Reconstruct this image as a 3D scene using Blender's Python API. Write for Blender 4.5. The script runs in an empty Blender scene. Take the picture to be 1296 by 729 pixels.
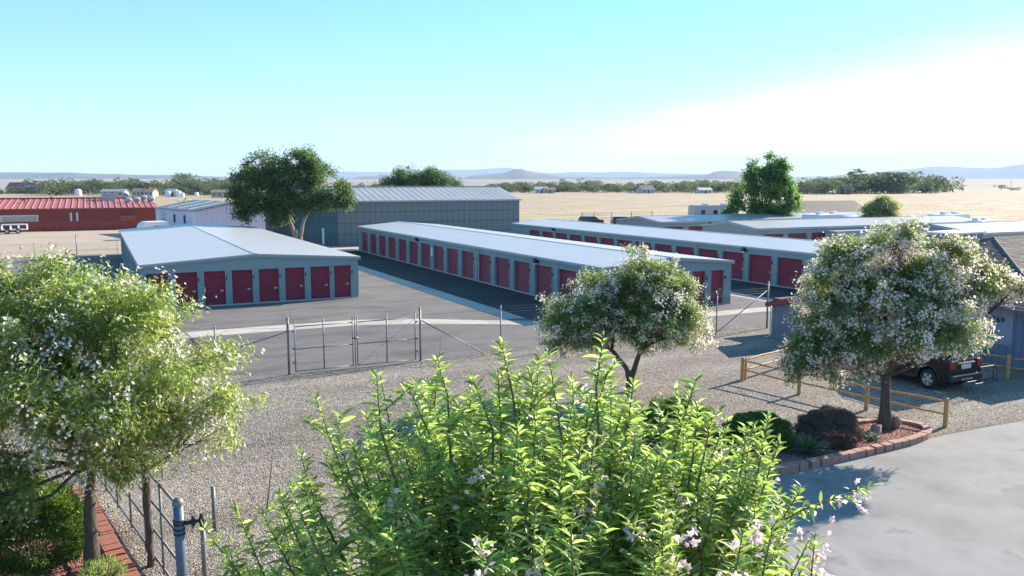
import bpy, bmesh, math, random
import numpy as np
from mathutils import Vector, Matrix, Euler
S = bpy.context.scene
C = S.collection
R = math.radians
rnd = random.Random(7)

# ------------------------------------------------------------------ camera, sky, sun, exposure
CAM_H = 7.5
cd = bpy.data.cameras.new('camera'); cam = bpy.data.objects.new('camera', cd); C.objects.link(cam)
cd.sensor_width = 36; cd.lens = 1059/1296*36; cd.clip_start = .1; cd.clip_end = 40000
cam.location = (0, 0, CAM_H); cam.rotation_euler = (R(90)-math.atan(134.5/1059), 0, R(-26.4))
S.camera = cam
SUN_EL = R(24.5); SUN_AZ = math.atan2(1.3, 5.6)              # azimuth from +X
sun_dir = Vector((math.cos(SUN_AZ)*math.cos(SUN_EL), math.sin(SUN_AZ)*math.cos(SUN_EL), math.sin(SUN_EL)))
sd = bpy.data.lights.new('sun', 'SUN'); sd.energy = 5.0; sd.angle = R(.5); sd.color = (1, .90, .77)
sun = bpy.data.objects.new('sun', sd); C.objects.link(sun)
sun.rotation_euler = sun_dir.to_track_quat('Z', 'Y').to_euler()
W = bpy.data.worlds.new('World'); S.world = W; W.use_nodes = True
nt = W.node_tree; nt.nodes.clear()
def wn(t, **k):
    n = nt.nodes.new(t)
    for a, b in k.items(): setattr(n, a, b)
    return n
sky = wn('ShaderNodeTexSky', sky_type='NISHITA', sun_disc=False, sun_elevation=SUN_EL,
         sun_rotation=math.pi/2-SUN_AZ, altitude=1500, air_density=1.0, dust_density=.3, ozone_density=2.0)
bg = wn('ShaderNodeBackground'); bg.inputs['Strength'].default_value = .118
wo = wn('ShaderNodeOutputWorld')
tc = wn('ShaderNodeTexCoord'); sep = wn('ShaderNodeSeparateXYZ')
def wmath(op, a, b=None, c=None, clamp=False):
    n = wn('ShaderNodeMath', operation=op, use_clamp=clamp)
    for i, v in enumerate((a, b, c)):
        if v is None: continue
        if isinstance(v, (int, float)): n.inputs[i].default_value = v
        else: nt.links.new(v, n.inputs[i])
    return n.outputs[0]
nt.links.new(tc.outputs['Generated'], sep.inputs[0])
sx, sy, sz = sep.outputs
hx, hy = math.cos(SUN_AZ), math.sin(SUN_AZ)
# thin white veil of cloud, thickest towards the sun
dotp = wmath('ADD', wmath('MULTIPLY', sx, hx), wmath('MULTIPLY', sy, hy))
mp = wn('ShaderNodeMapping'); mp.inputs['Scale'].default_value = (2.2, 2.2, 9); nt.links.new(tc.outputs['Generated'], mp.inputs[0])
nz = wn('ShaderNodeTexNoise'); nz.inputs['Scale'].default_value = 1.6; nz.inputs['Detail'].default_value = 5; nz.inputs['Roughness'].default_value = .55
nt.links.new(mp.outputs[0], nz.inputs['Vector'])
thr = wmath('ADD', wmath('MULTIPLY', wmath('SUBTRACT', dotp, .63), .42), .032)
edge = wmath('ADD', wmath('SUBTRACT', thr, sz), wmath('MULTIPLY', wmath('SUBTRACT', nz.outputs[0], .5), .11))
veil = wmath('DIVIDE', wmath('ADD', edge, .03), .085, clamp=True)
vs = wmath('MULTIPLY', veil, wmath('MULTIPLY', veil, .8))
hz = wn('ShaderNodeMix', data_type='RGBA', blend_type='MIX')
nt.links.new(vs, hz.inputs['Factor'])
sat = wn('ShaderNodeHueSaturation'); sat.inputs['Saturation'].default_value = 1.3; sat.inputs['Hue'].default_value=.48
nt.links.new(sky.outputs[0], sat.inputs['Color'])
tint = wn('ShaderNodeMix', data_type='RGBA', blend_type='MULTIPLY'); tint.inputs['Factor'].default_value = 1; tint.inputs['B'].default_value = (.78, .86, 1.0, 1)
nt.links.new(sat.outputs[0], tint.inputs['A']); gm = wn('ShaderNodeGamma'); gm.inputs[1].default_value = .72; nt.links.new(tint.outputs['Result'], gm.inputs[0])
sc_ = wn('ShaderNodeMix', data_type='RGBA', blend_type='MULTIPLY'); sc_.inputs['Factor'].default_value = 1; sc_.inputs['B'].default_value = (1.05, 1.17, 1.32, 1)
nt.links.new(gm.outputs[0], sc_.inputs['A']); nt.links.new(sc_.outputs['Result'], hz.inputs['A']); hz.inputs['B'].default_value = (7.2, 7.4, 7.5, 1)
nt.links.new(hz.outputs['Result'], bg.inputs['Color']); nt.links.new(bg.outputs[0], wo.inputs[0])
S.view_settings.view_transform = 'Standard'; S.view_settings.look = 'None'
S.view_settings.exposure = 1.47; S.view_settings.gamma = 1; S.view_settings.use_curve_mapping = False
S.cycles.max_bounces = 8; S.cycles.transparent_max_bounces = 8; S.cycles.volume_bounces = 0
S.cycles.transmission_bounces = 4; S.cycles.glossy_bounces = 3; S.cycles.diffuse_bounces = 3

# ------------------------------------------------------------------ materials
def mat(name, col, rough=.7, noise=None, spec=.5, metallic=0, bump=None, col2=None, island=None, transl=0, stretch=None, coat=0):
    """noise=(scale, amount) mixes col to col2 (or darker col); bump=(scale, strength, distance); island=amount varies each piece"""
    m = bpy.data.materials.new(name); m.use_nodes = True; t = m.node_tree; N = t.nodes; L = t.links
    b = N['Principled BSDF']; b.inputs['Roughness'].default_value = rough
    b.inputs['Specular IOR Level'].default_value = spec; b.inputs['Metallic'].default_value = metallic
    b.inputs['Coat Weight'].default_value = coat
    c = N.new('ShaderNodeRGB'); c.outputs[0].default_value = (*col, 1); out = c.outputs[0]
    g = N.new('ShaderNodeTexCoord'); vec = g.outputs['Object']
    if stretch:
        mp = N.new('ShaderNodeMapping'); mp.inputs['Scale'].default_value = stretch; L.new(vec, mp.inputs[0]); vec = mp.outputs[0]
    if noise:
        col2 = col2 or tuple(x*.6 for x in col)
        n = N.new('ShaderNodeTexNoise'); n.inputs['Scale'].default_value = noise[0]; n.inputs['Detail'].default_value = 6; n.inputs['Roughness'].default_value=.6
        L.new(vec, n.inputs['Vector'])
        mr = N.new('ShaderNodeMapRange'); mr.inputs[1].default_value = .35; mr.inputs[2].default_value = .65; mr.inputs[4].default_value = noise[1]
        L.new(n.outputs[0], mr.inputs[0])
        mx = N.new('ShaderNodeMix'); mx.data_type = 'RGBA'; L.new(mr.outputs[0], mx.inputs['Factor']); L.new(out, mx.inputs['A']); mx.inputs['B'].default_value = (*col2, 1)
        out = mx.outputs['Result']
    if island:
        ge = N.new('ShaderNodeNewGeometry'); hs = N.new('ShaderNodeHueSaturation'); L.new(out, hs.inputs['Color'])
        mr = N.new('ShaderNodeMapRange'); mr.inputs[3].default_value = 1-island; mr.inputs[4].default_value = 1+island; L.new(ge.outputs['Random Per Island'], mr.inputs[0])
        L.new(mr.outputs[0], hs.inputs['Value'])
        mr2 = N.new('ShaderNodeMapRange'); mr2.inputs[3].default_value = .5-.06*island; mr2.inputs[4].default_value = .5+.05*island
        fr = N.new('ShaderNodeMath'); fr.operation='FRACT'; mu = N.new('ShaderNodeMath'); mu.operation='MULTIPLY'; mu.inputs[1].default_value = 37.7
        L.new(ge.outputs['Random Per Island'], mu.inputs[0]); L.new(mu.outputs[0], fr.inputs[0]); L.new(fr.outputs[0], mr2.inputs[0]); L.new(mr2.outputs[0], hs.inputs['Hue'])
        out = hs.outputs[0]
    L.new(out, b.inputs['Base Color'])
    if bump:
        n = N.new('ShaderNodeTexNoise'); n.inputs['Scale'].default_value = bump[0]; n.inputs['Detail'].default_value = 4; L.new(vec, n.inputs['Vector'])
        bp = N.new('ShaderNodeBump'); bp.inputs['Strength'].default_value = bump[1]; bp.inputs['Distance'].default_value = bump[2] if len(bump) > 2 else .02
        L.new(n.outputs[0], bp.inputs['Height']); L.new(bp.outputs[0], b.inputs['Normal'])
    if transl:
        tr = N.new('ShaderNodeBsdfTranslucent'); ms = N.new('ShaderNodeMixShader'); ms.inputs[0].default_value = transl
        br = N.new('ShaderNodeHueSaturation'); br.inputs['Value'].default_value = 1.9; br.inputs['Saturation'].default_value = 1.1; br.inputs['Hue'].default_value = .485
        L.new(out, br.inputs['Color']); L.new(br.outputs[0], tr.inputs['Color'])
        L.new(b.outputs[0], ms.inputs[1]); L.new(tr.outputs[0], ms.inputs[2]); L.new(ms.outputs[0], N['Material Output'].inputs[0])
    return m
def ground_mat(name, cols, big=(.05, .5), fine=None, bump=.4, rough=.95, streak=None, cracks=False):
    """cols: stone colours; fine = voronoi scale (pebbles)"""
    m = bpy.data.materials.new(name); m.use_nodes = True; t = m.node_tree; N = t.nodes; L = t.links
    b = N['Principled BSDF']; b.inputs['Roughness'].default_value = rough; b.inputs['Specular IOR Level'].default_value = .25
    g = N.new('ShaderNodeTexCoord'); vec = g.outputs['Object']
    if streak:
        mp = N.new('ShaderNodeMapping'); mp.inputs['Scale'].default_value = streak; mp.inputs['Rotation'].default_value=(0,0,R(26.4)); L.new(vec, mp.inputs[0]); vec2 = mp.outputs[0]
    else: vec2 = vec
    n = N.new('ShaderNodeTexNoise'); n.inputs['Scale'].default_value = big[0]; n.inputs['Detail'].default_value = 8; n.inputs['Roughness'].default_value=.62; L.new(vec2, n.inputs['Vector'])
    cr = N.new('ShaderNodeValToRGB'); e = cr.color_ramp.elements
    e[0].position = .36; e[0].color = (*cols[0], 1); e[1].position = .66; e[1].color = (*cols[-1], 1)
    for i, c in enumerate(cols[1:-1]):
        x = e.new(.36+.3*(i+1)/(len(cols)-1)); x.color = (*c, 1)
    L.new(n.outputs[0], cr.inputs[0]); out = cr.outputs[0]
    if fine:
        v = N.new('ShaderNodeTexVoronoi'); v.inputs['Scale'].default_value = fine; L.new(vec, v.inputs['Vector'])
        hs = N.new('ShaderNodeMapRange'); hs.inputs[3].default_value = 1-big[1]; hs.inputs[4].default_value = 1+big[1]
        sp = N.new('ShaderNodeSeparateColor'); L.new(v.outputs['Color'], sp.inputs[0]); L.new(sp.outputs[0], hs.inputs[0])
        h = N.new('ShaderNodeHueSaturation'); L.new(out, h.inputs['Color']); L.new(hs.outputs[0], h.inputs['Value'])
        h2 = N.new('ShaderNodeMapRange'); h2.inputs[3].default_value = .6; h2.inputs[4].default_value = 1.3; L.new(sp.outputs[1], h2.inputs[0]); L.new(h2.outputs[0], h.inputs['Saturation'])
        out = h.outputs[0]
        bp = N.new('ShaderNodeBump'); bp.inputs['Strength'].default_value = bump; bp.inputs['Distance'].default_value = .03; bp.invert = True
        L.new(v.outputs['Distance'], bp.inputs['Height']); L.new(bp.outputs[0], b.inputs['Normal'])
    else:
        n2 = N.new('ShaderNodeTexNoise'); n2.inputs['Scale'].default_value = 60; n2.inputs['Detail'].default_value = 3; L.new(vec, n2.inputs['Vector'])
        mr = N.new('ShaderNodeMapRange'); mr.inputs[3].default_value = 1-big[1]; mr.inputs[4].default_value = 1+big[1]; L.new(n2.outputs[0], mr.inputs[0])
        h = N.new('ShaderNodeHueSaturation'); L.new(out, h.inputs['Color']); L.new(mr.outputs[0], h.inputs['Value']); out = h.outputs[0]
        bp = N.new('ShaderNodeBump'); bp.inputs['Strength'].default_value = bump; bp.inputs['Distance'].default_value = .01
        L.new(n2.outputs[0], bp.inputs['Height']); L.new(bp.outputs[0], b.inputs['Normal'])
    if cracks:
        vp = N.new('ShaderNodeTexVoronoi'); vp.distance = 'CHEBYCHEV'; vp.inputs['Scale'].default_value = .28; L.new(vec, vp.inputs['Vector'])
        s3 = N.new('ShaderNodeSeparateColor'); L.new(vp.outputs['Color'], s3.inputs[0]); mp_ = N.new('ShaderNodeMapRange'); mp_.inputs[1].default_value = .55; mp_.inputs[2].default_value = 1.; mp_.inputs[3].default_value = 1; mp_.inputs[4].default_value = .86; L.new(s3.outputs[0], mp_.inputs[0])
        h = N.new('ShaderNodeHueSaturation'); L.new(out, h.inputs['Color']); L.new(mp_.outputs[0], h.inputs['Value']); out = h.outputs[0]
        st_ = N.new('ShaderNodeTexNoise'); st_.inputs['Scale'].default_value = .9; st_.inputs['Detail'].default_value = 5; st_.inputs['Roughness'].default_value = .7; L.new(vec, st_.inputs['Vector'])
        m5 = N.new('ShaderNodeMapRange'); m5.inputs[1].default_value = .60; m5.inputs[2].default_value = .72; m5.inputs[3].default_value = 1; m5.inputs[4].default_value = .72; L.new(st_.outputs[0], m5.inputs[0])
        h = N.new('ShaderNodeHueSaturation'); L.new(out, h.inputs['Color']); L.new(m5.outputs[0], h.inputs['Value']); out = h.outputs[0]
        v2 = N.new('ShaderNodeTexVoronoi'); v2.feature = 'DISTANCE_TO_EDGE'; v2.inputs['Scale'].default_value = cracks; v2.inputs['Randomness'].default_value = 1
        nn = N.new('ShaderNodeTexNoise'); nn.inputs['Scale'].default_value = 1.2; L.new(vec, nn.inputs['Vector'])
        ad = N.new('ShaderNodeMix'); ad.data_type = 'RGBA'; ad.blend_type = 'ADD'; ad.inputs['Factor'].default_value = .35; L.new(vec, ad.inputs['A']); L.new(nn.outputs['Color'], ad.inputs['B'])
        L.new(ad.outputs['Result'], v2.inputs['Vector'])
        mr = N.new('ShaderNodeMapRange'); mr.inputs[1].default_value = 0; mr.inputs[2].default_value = .006; mr.inputs[3].default_value = .8; L.new(v2.outputs['Distance'], mr.inputs[0])
        h = N.new('ShaderNodeHueSaturation'); L.new(out, h.inputs['Color']); L.new(mr.outputs[0], h.inputs['Value']); out = h.outputs[0]
    L.new(out, b.inputs['Base Color'])
    return m
M = {}
M['siding'] = mat('blue_grey_siding', (.235, .315, .335), .5, (1.5, .35), col2=(.20, .275, .295))
M['siding_far'] = mat('tan_grey_siding', (.34, .33, .33), .55, (1.5, .3), col2=(.28, .27, .27))
M['door'] = mat('maroon_door_paint', (.24, .014, .034), .45, (2, .3), col2=(.18, .012, .026))
M['door_faded'] = mat('faded_red_door_paint', (.23, .055, .05), .6, (2, .5), col2=(.17, .03, .035))
M['roof'] = mat('white_metal_roof', (.42, .405, .395), .38, (.35, .5), col2=(.37, .36, .35), spec=.7)
M['roof_far'] = mat('galvanised_roof', (.36, .345, .335), .42, (.4, .6), col2=(.30, .29, .28))
M['dark'] = mat('dark_void', (.012, .013, .016), .8)
M['jamb'] = mat('dark_jamb', (.03, .035, .045), .7)
M['steel'] = mat('galvanised_steel', (.20, .20, .20), .5, (9, .5), col2=(.13, .13, .13), metallic=.3)
M['wire'] = mat('chain_link_wire', (.22, .22, .22), .5, metallic=.3)
M['white'] = mat('white_enamel', (.72, .72, .72), .4)
M['trim'] = mat('light_grey_trim', (.42, .45, .48), .5)
M['concrete'] = ground_mat('concrete', [(.42, .365, .31), (.50, .44, .38), (.44, .39, .34)], (.6, .12), cracks=.25)
M['asphalt'] = ground_mat('grey_asphalt', [(.115, .103, .096), (.15, .135, .126), (.175, .158, .148), (.132, .118, .111)], (.22, .3), streak=(1, 2.6, 1), cracks=.09)
M['shade_asphalt'] = ground_mat('shade_darkened_asphalt', [(.030, .030, .032), (.045, .044, .046), (.055, .053, .054), (.036, .036, .038)], (.3, .3), streak=(1, 2.6, 1))  # asphalt darkened in its colour to deepen the shade beside the blocks
M['driveway'] = ground_mat('driveway_asphalt', [(.215, .205, .195), (.255, .243, .232), (.285, .27, .258), (.235, .223, .213)], (.45, .16), cracks=.08)
M['gravel'] = ground_mat('pebble_gravel', [(.17, .142, .115), (.24, .20, .165), (.32, .265, .21)], (.30, .7), fine=26, bump=.9, streak=(.28, 1.5, 1))
M['dirt'] = ground_mat('dirt', [(.33, .25, .18), (.42, .33, .25), (.36, .285, .21)], (.12, .2), streak=(1, 3, 1))
M['field'] = ground_mat('dry_grass_field', [(.23, .18, .09), (.34, .255, .155), (.44, .35, .25), (.30, .23, .13), (.38, .285, .19), (.27, .23, .12)], (.06, .25), streak=(.45, 2.0, 1))
M['plain'] = ground_mat('far_plain', [(.22, .18, .14), (.34, .28, .23), (.26, .215, .17)], (.0025, .1), streak=(.5, 4, 1))
M['hill'] = ground_mat('far_hills', [(.07, .07, .075), (.12, .11, .10), (.09, .09, .08)], (.003, .1))
M['mulch'] = ground_mat('red_lava_mulch', [(.20, .08, .06), (.30, .14, .11), (.24, .1, .08)], (.8, .8), fine=22, bump=1)
M['brick'] = mat('clay_brick', (.36, .13, .08), .9, (14, .6), col2=(.26, .10, .07), bump=(40, .5))
M['block'] = mat('pink_concrete_block', (.40, .22, .17), .9, (12, .6), col2=(.30, .16, .13), bump=(40, .5))
M['rock'] = mat('brown_rock', (.20, .13, .10), .95, (5, .9), col2=(.33, .25, .22), bump=(12, .8, .05))
M['bark'] = mat('dark_bark', (.06, .046, .037), .95, (14, .9), col2=(.115, .09, .072), bump=(18, 1, .03), stretch=(1, 1, .25))
M['bark_pale'] = mat('pale_bark', (.22, .17, .13), .95, (5, .9), col2=(.36, .29, .23), bump=(9, .8, .04), stretch=(1, 1, .25))
M['twig'] = mat('green_brown_twig', (.15, .12, .06), .8)
M['wood'] = mat('golden_wood', (.50, .29, .10), .7, (20, .7), col2=(.36, .2, .08), stretch=(1, 1, .15), bump=(30, .4))
M['wood_grey'] = mat('weathered_wood', (.33, .25, .19), .85, (14, .8), col2=(.22, .17, .14), bump=(30, .5))
M['leaf_fresh'] = mat('fresh_leaf', (.25, .355, .11), .32, (3, .6), col2=(.19, .29, .09), island=.45, transl=.55)
M['leaf_willow'] = mat('willow_leaf', (.25, .32, .10), .45, (1.2, .7), col2=(.18, .26, .07), island=.45, transl=.54)
M['leaf_olive'] = mat('olive_leaf', (.17, .25, .07), .5, (1, .7), col2=(.12, .19, .055), island=.45, transl=.48)
M['leaf_deep'] = mat('deep_green_leaf', (.095, .165, .05), .5, (.5, .8), col2=(.06, .12, .035), island=.4, transl=.42)
M['leaf_poplar'] = mat('poplar_leaf', (.14, .26, .07), .45, (.4, .8), col2=(.09, .19, .06), island=.5, transl=.5)
M['leaf_sage'] = mat('sage_leaf', (.34, .37, .17), .6, (.4, .8), col2=(.25, .28, .12), island=.5, transl=.48)
M['leaf_hedge'] = mat('hedge_leaf', (.09, .16, .03), .4, (3, .6), col2=(.06, .12, .025), island=.5, transl=.4)
M['leaf_far'] = mat('far_leaf', (.085, .12, .055), .8, (.03, .9), col2=(.13, .155, .08), island=.5, transl=.3)
M['yucca'] = mat('grey_green_blade', (.12, .17, .10), .5, island=.4, transl=.2)
M['shrub_purple'] = mat('purple_brown_shrub', (.17, .115, .10), .8, (4, .7), col2=(.11, .115, .07), island=.5, transl=.15)
M['flower'] = mat('pale_pink_petal', (.76, .66, .60), .6, island=.25, transl=.35)
M['flower_white'] = mat('white_petal', (.76, .69, .62), .6, island=.22, transl=.3)
M['flower_pink'] = mat('pink_petal', (.78, .58, .61), .6, island=.14, transl=.3)
M['red_wall'] = mat('barn_red_wall', (.30, .045, .03), .7, (.25, .6), col2=(.23, .035, .026))
M['red_fence'] = mat('red_board', (.30, .05, .03), .8, (.4, .7), col2=(.24, .04, .03))
M['red_roof'] = mat('faded_red_roof', (.40, .12, .10), .6, (.3, .8), col2=(.33, .075, .065))
M['dark_red'] = mat('dark_red_trim', (.16, .02, .02), .6)
M['warehouse'] = mat('slate_panel', (.215, .225, .225), .55, (.3, .5), col2=(.185, .195, .195), island=.07)
M['teal'] = mat('teal_panel', (.055, .16, .20), .5, (.8, .9), col2=(.035, .10, .14), island=.12)
M['shed_white'] = mat('lavender_white_siding', (.60, .58, .68), .6, (1, .4), col2=(.52, .5, .6))
M['shed_roof'] = mat('dark_shed_roof', (.17, .18, .20), .6, (.6, .8), col2=(.12, .13, .145))
M['translucent_panel'] = mat('roof_light_panel', (.62, .66, .60), .4)
M['shingle'] = mat('brown_grey_shingle', (.095, .08, .073), .9, (1.4, .8), col2=(.135, .115, .105), island=.28, bump=(60, .5))
M['office_wall'] = mat('blue_board_wall', (.14, .19, .27), .75, (2, .5), col2=(.11, .15, .22))
M['car_paint'] = mat('black_car_paint', (.007, .009, .009), .35, spec=.3, coat=0)
M['plastic'] = mat('black_plastic', (.02, .02, .021), .6)
M['glass'] = mat('tinted_glass', (.01, .014, .02), .06, spec=.8)
M['rubber'] = mat('tyre_rubber', (.018, .018, .018), .85)
M['alloy'] = mat('light_alloy', (.62, .64, .66), .3, metallic=.7)
M['red_lamp'] = mat('red_lamp_glass', (.25, .01, .01), .2)
M['plate'] = mat('number_plate', (.45, .55, .62), .4)
M['grey_metal'] = mat('grey_metal_panel', (.38, .39, .42), .45, (1, .4), col2=(.32, .33, .36))
M['cabinet'] = mat('blue_grey_cabinet', (.10, .145, .18), .5)
M['tan_roof'] = mat('tan_roof', (.23, .165, .12), .8, (.6, .7), col2=(.18, .13, .1))
M['tan_wall'] = mat('tan_wall', (.5, .43, .36), .8)
M['blue_post'] = mat('blue_grey_paint', (.085, .13, .19), .45, (12, .4), col2=(.06, .1, .15))
M['house_wall'] = mat('pale_house_wall', (.55, .52, .48), .8)
M['dark_car'] = mat('dark_green_car', (.03, .045, .035), .35, coat=.5)
M['red_car'] = mat('red_truck_paint', (.35, .03, .02), .35, coat=.5)
M['stone'] = mat('gravel_stone', (.38, .31, .25), .9, island=.45)
M['lava'] = mat('lava_stone', (.27, .12, .10), .95, island=.5)

# ------------------------------------------------------------------ object helpers
def link(o): C.objects.link(o); return o
def tag(o, label=None, cat=None, group=None, kind=None):
    if label: o['label'] = label
    if cat: o['category'] = cat
    if group: o['group'] = group
    if kind: o['kind'] = kind
    return o
def thing(name, label, cat, loc=(0, 0, 0), rz=0, group=None):
    o = bpy.data.objects.new(name, None); o.empty_display_size = .2; link(o)
    o.location = loc; o.rotation_euler = (0, 0, rz)
    return tag(o, label, cat, group)
class MB:
    def __init__(s): s.v = []; s.f = []; s.mi = []
    def add(s, vs, fs, mi=0):
        n = len(s.v); s.v += [tuple(v) for v in vs]; s.f += [tuple(i+n for i in f) for f in fs]; s.mi += [mi]*len(fs)
    def box(s, x0, x1, y0, y1, z0, z1, mi=0, M_=None):
        vs = [(x, y, z) for x in (x0, x1) for y in (y0, y1) for z in (z0, z1)]
        if M_ is not None: vs = [tuple(M_ @ Vector(v)) for v in vs]
        s.add(vs, [(0, 1, 3, 2), (4, 6, 7, 5), (0, 4, 5, 1), (2, 3, 7, 6), (0, 2, 6, 4), (1, 5, 7, 3)], mi)
    def tube(s, pts, rs, n=6, mi=0, cap=True):
        pts = [Vector(p) for p in pts]
        if not hasattr(rs, '__len__'): rs = [rs]*len(pts)
        rings = []; ref = None
        for i, p in enumerate(pts):
            d = (pts[min(i+1, len(pts)-1)]-pts[max(i-1, 0)]).normalized()
            if ref is None: ref = Vector((0, 0, 1)) if abs(d.z) < .9 else Vector((1, 0, 0))
            a = (ref-d*ref.dot(d)).normalized(); b = d.cross(a); ref = a
            rings.append([p+(a*math.cos(2*math.pi*k/n)+b*math.sin(2*math.pi*k/n))*rs[i] for k in range(n)])
        vs = [v for r in rings for v in r]; fs = []
        for i in range(len(pts)-1):
            for k in range(n):
                fs.append((i*n+k, i*n+(k+1) % n, (i+1)*n+(k+1) % n, (i+1)*n+k))
        if cap: fs += [tuple(range(n))[::-1], tuple(range((len(pts)-1)*n, len(pts)*n))]
        s.add(vs, fs, mi)
    def prism(s, poly, axis, a, b, mi=0):
        """poly of 2-d points extruded along axis ('x','y','z') from a to b"""
        def P(p, t): return {'x': (t, p[0], p[1]), 'y': (p[0], t, p[1]), 'z': (p[0], p[1], t)}[axis]
        n = len(poly)
        s.add([P(p, a) for p in poly]+[P(p, b) for p in poly],
              [tuple(range(n))[::-1], tuple(range(n, 2*n))]+[(i, (i+1) % n, n+(i+1) % n, n+i) for i in range(n)], mi)
    def lathe(s, prof, n=20, mi=0, M_=None):
        """prof: (r, h) along +z"""
        vs = []; fs = []
        for r, h in prof:
            for k in range(n):
                v = Vector((r*math.cos(2*math.pi*k/n), r*math.sin(2*math.pi*k/n), h)); vs.append(M_ @ v if M_ is not None else v)
        for i in range(len(prof)-1):
            for k in range(n): fs.append((i*n+k, i*n+(k+1) % n, (i+1)*n+(k+1) % n, (i+1)*n+k))
        s.add(vs, fs, mi)
    def mesh(s, name, mats, smooth=False):
        me = bpy.data.meshes.new(name); me.from_pydata(s.v, [], s.f)
        for m in (mats if isinstance(mats, (list, tuple)) else [mats]): me.materials.append(m)
        if any(s.mi): me.polygons.foreach_set('material_index', s.mi)
        bm = bmesh.new(); bm.from_mesh(me); bmesh.ops.recalc_face_normals(bm, faces=bm.faces); bm.to_mesh(me); bm.free()
        if smooth: me.polygons.foreach_set('use_smooth', [True]*len(me.polygons))
        return me
    def build(s, name, mats, parent=None, smooth=False, kind=None, loc=None, rz=None):
        return part(name, s.mesh(name, mats, smooth), parent, kind, loc, rz)
def part(name, me, parent=None, kind=None, loc=None, rz=None):
    o = bpy.data.objects.new(name, me); link(o)
    if parent is not None: o.parent = parent
    if kind: o['kind'] = kind
    if loc is not None: o.location = loc
    if rz is not None: o.rotation_euler = (0, 0, rz)
    return o
def copy_tree(o, parent=None):
    c = o.copy(); C.objects.link(c); c.parent = parent
    for ch in list(o.children): copy_tree(ch, c)
    return c
def soup(name, V, F, mats, parent=None, kind=None, smooth=False, mi=None):
    """numpy mesh from vertex array and list of constant-size face arrays"""
    me = bpy.data.meshes.new(name); V = np.asarray(V, np.float32)
    F = F if isinstance(F, list) else [F]
    me.vertices.add(len(V)); me.vertices.foreach_set('co', V.ravel())
    tot = sum(f.size for f in F); npol = sum(len(f) for f in F)
    me.loops.add(tot); me.polygons.add(npol)
    me.loops.foreach_set('vertex_index', np.concatenate([f.ravel() for f in F]).astype(np.int32))
    sizes = np.concatenate([np.full(len(f), f.shape[1]) for f in F]); st = np.concatenate([[0], np.cumsum(sizes)[:-1]])
    me.polygons.foreach_set('loop_start', st.astype(np.int32))
    try: me.polygons.foreach_set('loop_total', sizes.astype(np.int32))
    except Exception: pass
    if mi is not None: me.polygons.foreach_set('material_index', np.asarray(mi, np.int32))
    for m in (mats if isinstance(mats, (list, tuple)) else [mats]): me.materials.append(m)
    me.update(calc_edges=True); me.validate()
    if smooth: me.polygons.foreach_set('use_smooth', [True]*len(me.polygons))
    return part(name, me, parent, kind)
def struct(name, mb_or_me, m=None):
    o = mb_or_me.build(name, m) if isinstance(mb_or_me, MB) else part(name, mb_or_me)
    o['kind'] = 'structure'; return o

# ------------------------------------------------------------------ foliage
def unit(a): return a/np.maximum(np.linalg.norm(a, axis=1, keepdims=True), 1e-9)
def leaf_arrays(P, D, L, Wd, rng, fold=.25, droop=0., curved=False):
    n = len(P); D = unit(D)
    up = unit(rng.normal(size=(n, 3))*.55+np.array([0, 0, 1.])); Sd = unit(np.cross(D, up)); Nn = np.cross(Sd, D)
    L = L[:, None]; Wd = Wd[:, None]; g = np.array([0, 0, -1.])
    if not curved:
        tip = P+D*L+g*L*droop; mid = P+D*L*.45+g*L*droop*.25
        l = mid+Sd*Wd*.5+Nn*Wd*fold; r = mid-Sd*Wd*.5+Nn*Wd*fold
        V = np.stack([P, l, tip, r], 1).reshape(-1, 3); b = np.arange(n)[:, None]*4
        return V, np.concatenate([b+np.array([[0, 2, 1]]), b+np.array([[0, 3, 2]])])
    rows = []
    for t, w in ((.0, .12), (.3, 1.), (.65, .8), (1., .04)):
        c = P+D*L*t+g*L*droop*t*t
        rows += [c+Sd*Wd*.5*w+Nn*Wd*fold*w, c, c-Sd*Wd*.5*w+Nn*Wd*fold*w]
    V = np.stack(rows, 1).reshape(-1, 3); b = np.arange(n)[:, None]*12; F = []
    for k in range(3):
        a = k*3; F += [b+np.array([[a, a+1, a+4, a+3]]), b+np.array([[a+1, a+2, a+5, a+4]])]
    return V, np.concatenate(F)
def flower_arrays(P, D, size, rng, petals=5):
    n = len(P); D = unit(D); A = unit(np.cross(D, rng.normal(size=(n, 3)))); B = np.cross(D, A)
    VV = []; FF = []; s = size[:, None]
    for k in range(petals):
        a0 = 2*math.pi*k/petals; 
        def dirn(a): return A*math.cos(a)+B*math.sin(a)
        v0 = P; v1 = P+(dirn(a0-.55)*.62+D*.28)*s; v2 = P+(dirn(a0)*1.0+D*.30)*s*(1+.15*rng.normal(size=(n, 1))); v3 = P+(dirn(a0+.55)*.62+D*.28)*s
        VV.append(np.stack([v0, v1, v2, v3], 1)); 
    V = np.stack(VV, 1).reshape(-1, 3); b = np.arange(n*petals)[:, None]*4
    return V, b+np.array([[0, 1, 2, 3]])
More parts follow.
